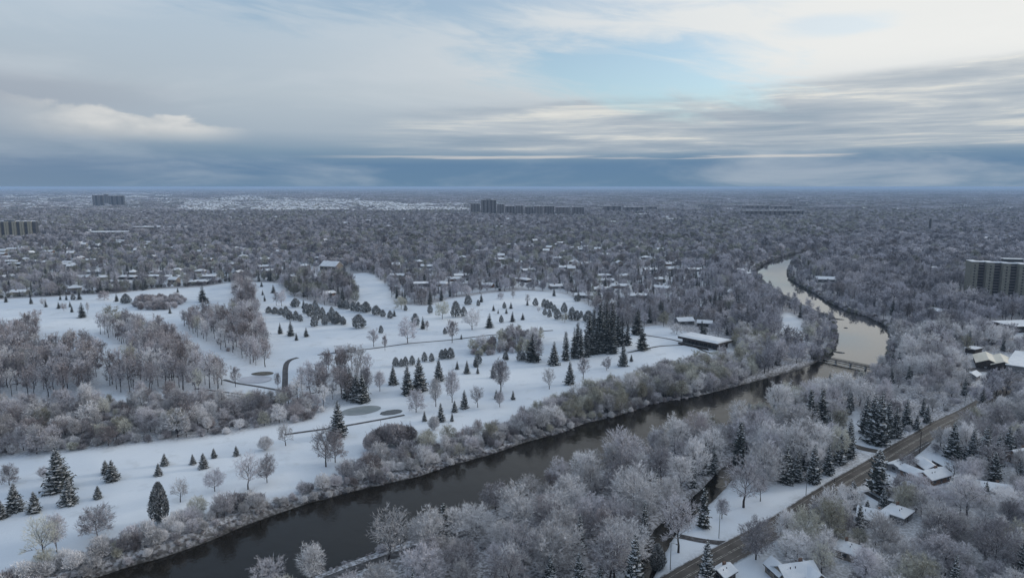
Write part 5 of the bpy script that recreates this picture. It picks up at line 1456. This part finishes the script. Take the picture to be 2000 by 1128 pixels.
# ------------------------------------------------------------------ labels
LM = [('footbridge', 1650, 704), ('clubhouse', 1385, 680), ('creek', 1385, 965), ('road junction', 1680, 880), ('brick bungalow', 1810, 930), ('large ice pond', 705, 802), ('small dark pond', 764, 803),
      ('curving dark cart path', 557, 735), ('timber shelter', 668, 680), ('tall spruce grove', 1165, 690), ('bright river pool', 1690, 660), ('white bend field', 1552, 635), ('stepped apartment block', 1950, 560), ('twin sheds', 1940, 700),
      ('riverside path', 868, 1057), ('upper river reach', 1520, 540), ('tall roadside pine', 1713, 940), ('many-gabled house', 1555, 1120), ('small hip-roofed house', 1652, 1075), ('pale ice pond', 498, 742), ('fairway finger', 725, 560), ('lone round bush', 519, 870),
      ('tallest lawn spruce', 116, 920), ('tall columnar cedar', 315, 1000), ('west grove', 60, 740), ('middle grove', 320, 720), ('tree avenue', 480, 620), ('thicket end', 560, 815), ('long cart path', 830, 668), ('cedar island', 625, 620), ('far board fence', 1130, 575), ('tan apartment slab', 25, 448),
      ('white school roof', 212, 452), ('steep-roofed pale house', 648, 518), ('tall stack', 1815, 445), ('bottom spruce', 1238, 1100), ('white far-bank roof', 1611, 548), ('lower river', 330, 1085), ('river below the lawn', 700, 960), ('river narrows', 1110, 845), ('mid river', 1350, 800), ('dark bush clump', 760, 860), ('pond spruces', 808, 740), ('blue-white roofed house', 1930, 955)]
REG_PHRASE = {'golf': '', 'west grove': 'west grove', 'northwest grove': 'small grove', 'middle grove': 'middle grove', 'avenue grove': 'avenue', 'center grove': 'pond grove', 'thicket': 'thicket', 'path hedge': 'path hedge', 'far hedge': 'far hedge', 'upper bank': 'upper river bank', 'boundary hedge': 'boundary hedge', 'golf bank': 'golf-side river bank',
              'river wood': 'wood between river and road', 'garden wood': 'gardens across the road', 'road wood': '', 'grove': 'dark grove', 'forest': 'forest beyond the lawns', 'east forest': 'forest right of the river', 'suburb trees': 'suburb'}
GROUP_OF = {'golf': '%s standing on the golf lawns', 'west grove': '%s of the west grove', 'northwest grove': '%s of the northwest grove', 'middle grove': '%s of the middle grove', 'avenue grove': '%s of the avenue', 'center grove': '%s of the grove by the pond', 'thicket': '%s of the thicket across the lawns',
            'path hedge': '%s of the hedge by the cart path', 'far hedge': '%s of the far hedge', 'upper bank': '%s at the water of the upper river', 'boundary hedge': '%s of the hedge along the far edge of the course', 'golf bank': '%s on the golf-side river bank', 'river wood': '%s of the wood between river and road', 'garden wood': '%s in the gardens across the road', 'road wood': '%s along the road', 'grove': '%s of the tall dark grove',
            'forest': '%s of the forest beyond', 'east forest': '%s of the forest right of the river', 'suburb trees': '%s among the suburb houses'}
SHAPE = dict(near_round='round-crowned', near_broad='broad', near_tall='tall-trunked', near_upright='upright', near_open='open-branched', near_loose='loose', mid_round='round-crowned', mid_broad='broad', mid_tall='tall-trunked', mid_grove='high-crowned', mid_upright='upright', far_round='round', far_broad='broad', far_tall='tall')
TINT = dict(pale='pale', mauve='mauve-grey', olive='olive-tinged', brown='brownish', dark='dark', slate='slate-grey', moss='green-grey', umber='dark brown')
NOUN = dict(bare_tree='frosted tree', spruce_tree='spruce', cedar_tree='cedar', shrub='frosted shrub')
PLUR = dict(bare_tree='frosted trees', spruce_tree='spruces', cedar_tree='cedars', shrub='frosted shrubs', house='houses')

def relation(u, v):
    best = None
    for nm, a, b in LM:
        d = math.hypot(u - a, (v - b) * 1.5)
        if best is None or d < best[0]: best = (d, nm, u - a, v - b)
    d, nm, dx, dy = best
    adx, ady = abs(dx), abs(dy) * 1.5
    if d < 14: r = 'close against the'
    elif adx > 2.2 * ady: r = 'left of the' if dx < 0 else 'right of the'
    elif ady > 2.2 * adx: r = 'behind the' if dy < 0 else 'in front of the'
    else: r = ('behind and ' if dy < 0 else 'in front and ') + ('left of the' if dx < 0 else 'right of the')
    if d > 110: r = 'well ' + r
    return r + ' ' + nm, d

def size_word(t):
    ref = dict(bare_tree=10.5, spruce_tree=11.0, cedar_tree=5.5, shrub=3.2)[t['kind']]
    q = t['h'] / ref
    return 'very tall' if q > 1.45 else 'tall' if q > 1.15 else 'mid-sized' if q > .85 else 'small' if q > .55 else 'very small'

ORD = ['nearest', 'second nearest', 'third nearest', 'fourth nearest', 'fifth nearest', 'sixth nearest', 'seventh nearest', 'farthest']
def resolve(rows, base_key, alt):
    """rows that would share a label are told apart by a neighbour's side or by their order of distance"""
    by = {}
    for t in rows: by.setdefault(t['label'].lower(), []).append(t)
    for lab, v in by.items():
        if len(v) < 2: continue
        v.sort(key=lambda t: -t['vb'])
        n = len(v)
        if n > 8: continue
        for i, t in enumerate(v):
            o = ORD[i] if i < n - 1 else 'farthest'
            if n == 2: o = 'nearer' if i == 0 else 'farther'
            t['label'] = '%s, %s of these' % (t['label'], o) if len(t['label'].split()) < 13 else '%s, the %s' % (t['label'], o)

def shorten(t):
    n_ = lambda: len(t['label'].split())
    for a, b in ((' and left of', ' left of'), (' and right of', ' right of'), ('well ', ''), (' of these', ''), ('snow-roofed ', ''), ('second nearest', 'next nearest'), ('very ', ''), ('wood between river and road', 'river wood'), (', the ', ', '), ('gardens across the road', 'roadside gardens'), (' behind left of', ' left of'), ('in front left of', 'left of')):
        if n_() > 16: t['label'] = t['label'].replace(a, b)

for t in OBJ:
    t['group'] = (GROUP_OF[t['region']] % PLUR[t['kind']])
    if t['label']: continue
    rel, d = relation(t['ub'], t['vb'])
    reg_ = REG_PHRASE[t['region']]
    w1 = [size_word(t)]
    if t['kind'] in ('bare_tree', 'shrub'): w1.append(TINT[t['tint']])
    if t['kind'] == 'bare_tree': w1.append(SHAPE[t['tpl']])
    if t['kind'] == 'spruce_tree': w1.append('slim dark' if t['w'] / t['h'] < .40 else 'snow-dusted' if 'near' in t['tpl'] else 'dark')
    if t['kind'] == 'cedar_tree': w1.append('round grey-green' if t['w'] / t['h'] > .85 else 'egg-shaped grey-green')
    lab = ' '.join(w1 + [NOUN[t['kind']]])
    n_ = lambda q: len(q.replace('-', '-').split())
    if reg_ and n_(lab + ' in the ' + reg_ + ' ' + rel) <= 12: lab += ' in the ' + reg_
    if n_(lab + ' ' + rel) > 12: rel = rel.replace('well ', '')
    t['label'] = lab + ' ' + rel
resolve([t for t in OBJ], None, None)
for t in OBJ:
    shorten(t)


# ------------------------------------------------------------------ stand the objects up
def place_tree(t):
    key = (t['tpl'], t['tint'])
    T, K, B = TPL[key]; H0, W0 = DIM[t['tpl']]
    z = t['z']
    root = thing(t['kind'], t['label'], 'shrub' if t['kind'] == 'shrub' else 'tree', (t['x'], t['y'], z), t['rot'], t['group'])
    root.scale = (t['w'] / W0, t['w'] / W0, t['h'] / H0)
    link('stem' if t['kind'] == 'shrub' else 'trunk', T, root); link('twigs' if t['kind'] == 'shrub' else 'crown', K, root)
for rows in (OBJ, REST):
    zz = ground_z(np.array([t['x'] for t in rows]), np.array([t['y'] for t in rows]))
    for t, z in zip(rows, zz):
        t['z'] = float(z); t['rot'] = float(RNG.uniform(0, 6.283))
for t in OBJ:
    place_tree(t)

# suburb houses as objects
rows = []
for (x, y, rz, d) in HOUSES_OBJ:
    u, v = project(x, y, 0.0)
    if not (-30 < u < 2030): continue
    rel, dd = relation(u, v)
    rows.append(dict(x=x, y=y, rz=rz, d=d, vb=float(v), label='snow-roofed %s %s' % (DNAME[d], rel)))
resolve(rows, None, None)
for t in rows:
    shorten(t)
    Wm, Rm, Cm, Gm, l = DESIGN[t['d']]
    h = thing('house', t['label'], 'house', (t['x'], t['y'], gz(t['x'], t['y'])), t['rz'], 'suburb houses beyond the golf course and river')
    link('wall', Wm, h); r_ = link('roof', Rm, h)
    tag(link('window', Gm, h), kind='stuff')
    if Cm: link('chimney', Cm, r_, (l * .2, 1.0, 0))

# ------------------------------------------------------------------ the rest: three masses of plants and one of far roofs
def scatter(name, P_, rot, scl, idx, sources, kind='stuff'):
    """instances of SOURCES (objects outside the scene) on the points of one mesh"""
    me = bpy.data.meshes.new(name); me.vertices.add(len(P_)); me.vertices.foreach_set('co', np.asarray(P_, np.float32).ravel())
    for nm, ty, val, f in (('rot', 'FLOAT', rot, 'value'), ('scl', 'FLOAT_VECTOR', scl, 'vector'), ('idx', 'INT', idx, 'value')):
        a = me.attributes.new(nm, ty, 'POINT'); a.data.foreach_set(f, np.asarray(val, np.int32 if ty == 'INT' else np.float32).ravel())
    cl = bpy.data.collections.new(name + '_kinds')
    for i, m_ in enumerate(sources):
        cl.objects.link(bpy.data.objects.new('%s_kind_%s' % (name, chr(97 + i // 26) + chr(97 + i % 26)), m_))
    ng_ = bpy.data.node_groups.new(name, 'GeometryNodeTree')
    ng_.interface.new_socket('Geometry', in_out='INPUT', socket_type='NodeSocketGeometry'); ng_.interface.new_socket('Geometry', in_out='OUTPUT', socket_type='NodeSocketGeometry')
    N = ng_.nodes; L = ng_.links
    gi, go = N.new('NodeGroupInput'), N.new('NodeGroupOutput')
    ci = N.new('GeometryNodeCollectionInfo'); ci.inputs[0].default_value = cl; ci.inputs['Separate Children'].default_value = True; ci.inputs['Reset Children'].default_value = True
    ip = N.new('GeometryNodeInstanceOnPoints'); ip.inputs['Pick Instance'].default_value = True
    def at(nm, ty):
        a = N.new('GeometryNodeInputNamedAttribute'); a.data_type = ty; a.inputs[0].default_value = nm
        return a.outputs[0]
    cx = N.new('ShaderNodeCombineXYZ'); L.new(at('rot', 'FLOAT'), cx.inputs[2])
    L.new(gi.outputs[0], ip.inputs['Points']); L.new(ci.outputs[0], ip.inputs['Instance']); L.new(at('idx', 'INT'), ip.inputs['Instance Index'])
    L.new(cx.outputs[0], ip.inputs['Rotation']); L.new(at('scl', 'FLOAT_VECTOR'), ip.inputs['Scale']); L.new(ip.outputs[0], go.inputs[0])
    o = link(name, me); md = o.modifiers.new('plants', 'NODES'); md.node_group = ng_
    return tag(o, kind=kind)

for kind, nm in (('bare_tree', 'woodland'), ('spruce_tree', 'evergreen_woodland'), ('shrub', 'undergrowth')):
    rows = [t for t in REST if t['kind'] == kind]
    if not rows: continue
    keys = sorted({(t['tpl'], t['tint']) for t in rows})
    ki = {k: i for i, k in enumerate(keys)}
    scatter(nm, [(t['x'], t['y'], t['z'] - .05) for t in rows], [t['rot'] for t in rows],
            [(t['w'] / DIM[t['tpl']][1], t['w'] / DIM[t['tpl']][1], t['h'] / DIM[t['tpl']][0]) for t in rows], [ki[t['tpl'], t['tint']] for t in rows], [TPL[k][2] for k in keys])
    print(nm, len(rows))

# low frosted brush at both water lines
ROWS = []
for line, s in ((smooth_line(G(LEFT_BANK[:20], WATER_Z), 1.1, 2), -1), (smooth_line(G(RIGHT_BANK[12:], WATER_Z), 1.3, 2), -1)):
    for k in range(1):
        q = line
        tg = np.gradient(line, axis=0); tg /= np.hypot(tg[:, 0], tg[:, 1])[:, None]
        nrm = np.c_[-tg[:, 1], tg[:, 0]]
        off = RNG.uniform(0.2, 2.6, len(line))
        ROWS.append(line + nrm * off[:, None] + RNG.normal(0, .5, line.shape))
Q = np.vstack(ROWS); u, v = project(Q[:, 0], Q[:, 1], 0)
sd_ = river_sd(Q[:, 0], Q[:, 1])
Q = Q[(u > -60) & (u < 2060) & (v < 1180) & (sd_ > 0.2) & (sd_ < 4)]
zq = ground_z(Q[:, 0], Q[:, 1]); hq = RNG.uniform(.3, .8, len(Q)); n_ = len(Q)
scatter('bank_brush', np.c_[Q, np.maximum(zq, WATER_Z) - .05], RNG.uniform(0, 6.28, n_), np.c_[hq * .55, hq * .55, hq * .42], RNG.integers(0, 4, n_), [TPL['bush_near_c', 'brown'][2], TPL['bush_near_c', 'mauve'][2], TPL['bush_near', 'mauve'][2], TPL['bush_near_c', 'brown'][2]])

# far woods: patches of canopy, larger with distance
def grove_mesh(seed, nt=22, size=90.0):
    P = Plant(seed); r = P.r
    for _ in range(nt):
        c = np.array([r.uniform(-.5, .5) * size, r.uniform(-.5, .5) * size, 0]); h = r.uniform(7, 13); R_ = r.uniform(5, 9)
        for k in range(24):
            u_ = r.normal(size=3); u_ /= np.linalg.norm(u_); u_[2] = abs(u_[2])
            p = c + np.array([u_[0] * R_, u_[1] * R_, h * (.35 + .62 * u_[2])])
            P.sliver(p, unit(r.normal(0, .7, 3) + np.array([0, 0, .6])), 3.2, 3.0)
    P.limb(np.array([0, 0, -1.]), np.array([0, 0, 5.]), .5, .3, 4)
    return P
GRV = []
for i, tn in enumerate(('slate', 'umber', 'slate', 'moss')):
    T, K, B = grove_mesh(90 + i).meshes('grove', M['bark'], [FROST[tn]]); GRV.append(B)
T, K, B = grove_mesh(97).meshes('grove', M['bark'], [M['needles_grey']]); GRV.append(B)
# far open ground: new housing without trees and bare fields, as bands on the plain
def far_open(u, v):
    nz = 4 * np.sin(u / 33.0) + 3 * np.sin(u / 11.0 + 1) ; v = v + nz * .5
    d1 = (u > 350) & (u < 960) & (v > np.interp(u, [350, 480, 720, 960], [389, 384, 392, 404])) & (v < np.interp(u, [350, 420, 560, 720, 960], [412, 420, 424, 420, 424]))
    d2 = (u < 340) & (v > 377) & (v < np.interp(u, [0, 150, 340], [414, 408, 396])) & (np.sin(u / 21 + v * 1.1) + np.sin(v * .9 - u / 37) > -.35)
    d3 = (u > 940) & (u < 1150) & (v > 419) & (v < 425)
    return d1 | d2 | d3
HP = []; PTS = []
for (y0, y1, s) in ((3000, 5000, 66), (5000, 9000, 105), (9000, 17000, 190), (17000, 32000, 380)):
    X, Y = jitter_grid(-y1 * .86, y1 * .86, y0, y1, s)
    u, v = project(X, Y, 0.0)
    k = (u > -120) & (u < 2120) & (~far_open(u, v) | ((patch(X, Y, 210, 1.1) < -1.0) & (RNG.random(len(X)) < .7)))
    n1 = patch(X, Y, 900, .4) + .5 * patch(X, Y, 260, 2.2)
    k &= n1 < (1.05 if y0 < 9000 else .80)
    for a, b, r in HOUSE_SPOTS:
        if b > y0 - 300: k &= (X - a) ** 2 + (Y - b) ** 2 > (r + s * .5) ** 2
    X, Y = X[k], Y[k]
    sc = s / 78.0
    hz = min(1.25, .85 + .1 * sc)
    for x, y in zip(X, Y):
        PTS.append((x, y, RNG.uniform(0, 6.28), sc * RNG.uniform(.9, 1.2), hz * RNG.uniform(.7, 1.15), int(RNG.choice(5, p=[.36, .2, .24, .12, .08]))))
# a few small clumps between the far roofs
for (y0, y1, s) in ((2400, 3800, 46), (3800, 7000, 75)):
    X, Y = jitter_grid(-y1 * .75, y1 * .15, y0, y1, s)
    u, v = project(X, Y, 0.0)
    k = far_open(u, v) & (u > -100) & (RNG.random(len(X)) < .55)
    for x, y in zip(X[k], Y[k]):
        PTS.append((x, y, RNG.uniform(0, 6.28), RNG.uniform(.22, .4) * (1 if y0 < 3800 else 1.5), RNG.uniform(.5, .8), int(RNG.integers(0, 4))))
PTS = np.array(PTS)
scatter('distant_woodland', np.c_[PTS[:, :2], np.zeros(len(PTS))], PTS[:, 2], np.c_[PTS[:, 3], PTS[:, 3], PTS[:, 4]], PTS[:, 5], GRV)
# far roofs
for (x, y, rz, d) in DIST_HOUSES:
    HP.append((x, y, rz, 1.0, d))
for (y0, y1, sx, sy) in ((2350, 3600, 17, 30), (3600, 6000, 22, 46), (6000, 11000, 44, 110)):
    X, Y = np.meshgrid(np.arange(-y1 * .6, y1 * .15, sx), np.arange(y0, y1, sy)); X = X.ravel() + RNG.normal(0, 2, X.size); Y = Y.ravel() + RNG.normal(0, 2, Y.size) + 55 * np.sin(X / 170)
    u, v = project(X, Y, 0.0)
    k = far_open(u, v) & (u > -80) & (RNG.random(len(X)) < .82) & (np.sin(X / 95 + Y / 190 + 1.2 * np.sin(Y / 420)) > -.72) & (patch(X, Y, 210, 1.1) > -1.05)
    for x, y in zip(X[k], Y[k]):
        HP.append((x, y, RNG.choice([.35, -.9, .7]) + RNG.normal(0, .1), 1.0 if y0 < 6000 else 1.7, int(RNG.choice([0, 1, 3]))))
X = RNG.uniform(-1, 1, 2600); Y = RNG.uniform(1700, 6500, 2600); X = X * Y * .8
u, v = project(X, Y, 0)
for x, y, uu in zip(X, Y, u):
    if -50 < uu < 2050 and RNG.random() < (.9 if uu < 1000 else .35): HP.append((x, y, RNG.uniform(-.5, .5), RNG.uniform(1.2, 2.2), int(RNG.integers(0, 5))))
HP = np.array(HP)
FM = []
for Wm, Rm, Cm, Gm, l in DESIGN:
    me = bpy.data.meshes.new('far_house')
    v1 = [tuple(q.co) for q in Wm.vertices]; f1 = [tuple(p.vertices) for p in Wm.polygons]
    v2 = [tuple(q.co) for q in Rm.vertices]; f2 = [tuple(i + len(v1) for i in p.vertices) for p in Rm.polygons]
    me.from_pydata(v1 + v2, [], f1 + f2); me.materials.append(Wm.materials[0]); me.materials.append(M['snow'])
    me.polygons.foreach_set('material_index', [0] * len(f1) + [1] * len(f2)); FM.append(me)
scatter('distant_houses', np.c_[HP[:, :2], np.zeros(len(HP))], HP[:, 2], np.c_[HP[:, 3], HP[:, 3], np.minimum(HP[:, 3], 1.3)], HP[:, 4], FM)
print('objects', len(OBJ), 'rest', len(REST), 'groves', len(PTS), 'roofs', len(HP))

# ------------------------------------------------------------------ air
mh = bpy.data.materials.new('thin_winter_air'); mh.use_nodes = True
tn = NT(mh.node_tree); tn.n.clear()
pv = tn.node('ShaderNodeVolumePrincipled'); pv.inputs['Color'].default_value = (0.50, 0.69, 0.95, 1); pv.inputs['Density'].default_value = 6.0e-5; pv.inputs['Anisotropy'].default_value = 0.0
om = tn.node('ShaderNodeOutputMaterial'); tn.l.new(pv.outputs[0], om.inputs['Volume'])
tag(MB().box(-60000, 60000, -5000, 60000, -9, 112.5).build('haze', mh), kind='stuff')

for o in COL.objects:
    if o.get('label') and len(o['label'].split()) > 16: print('LONG', o['label'])
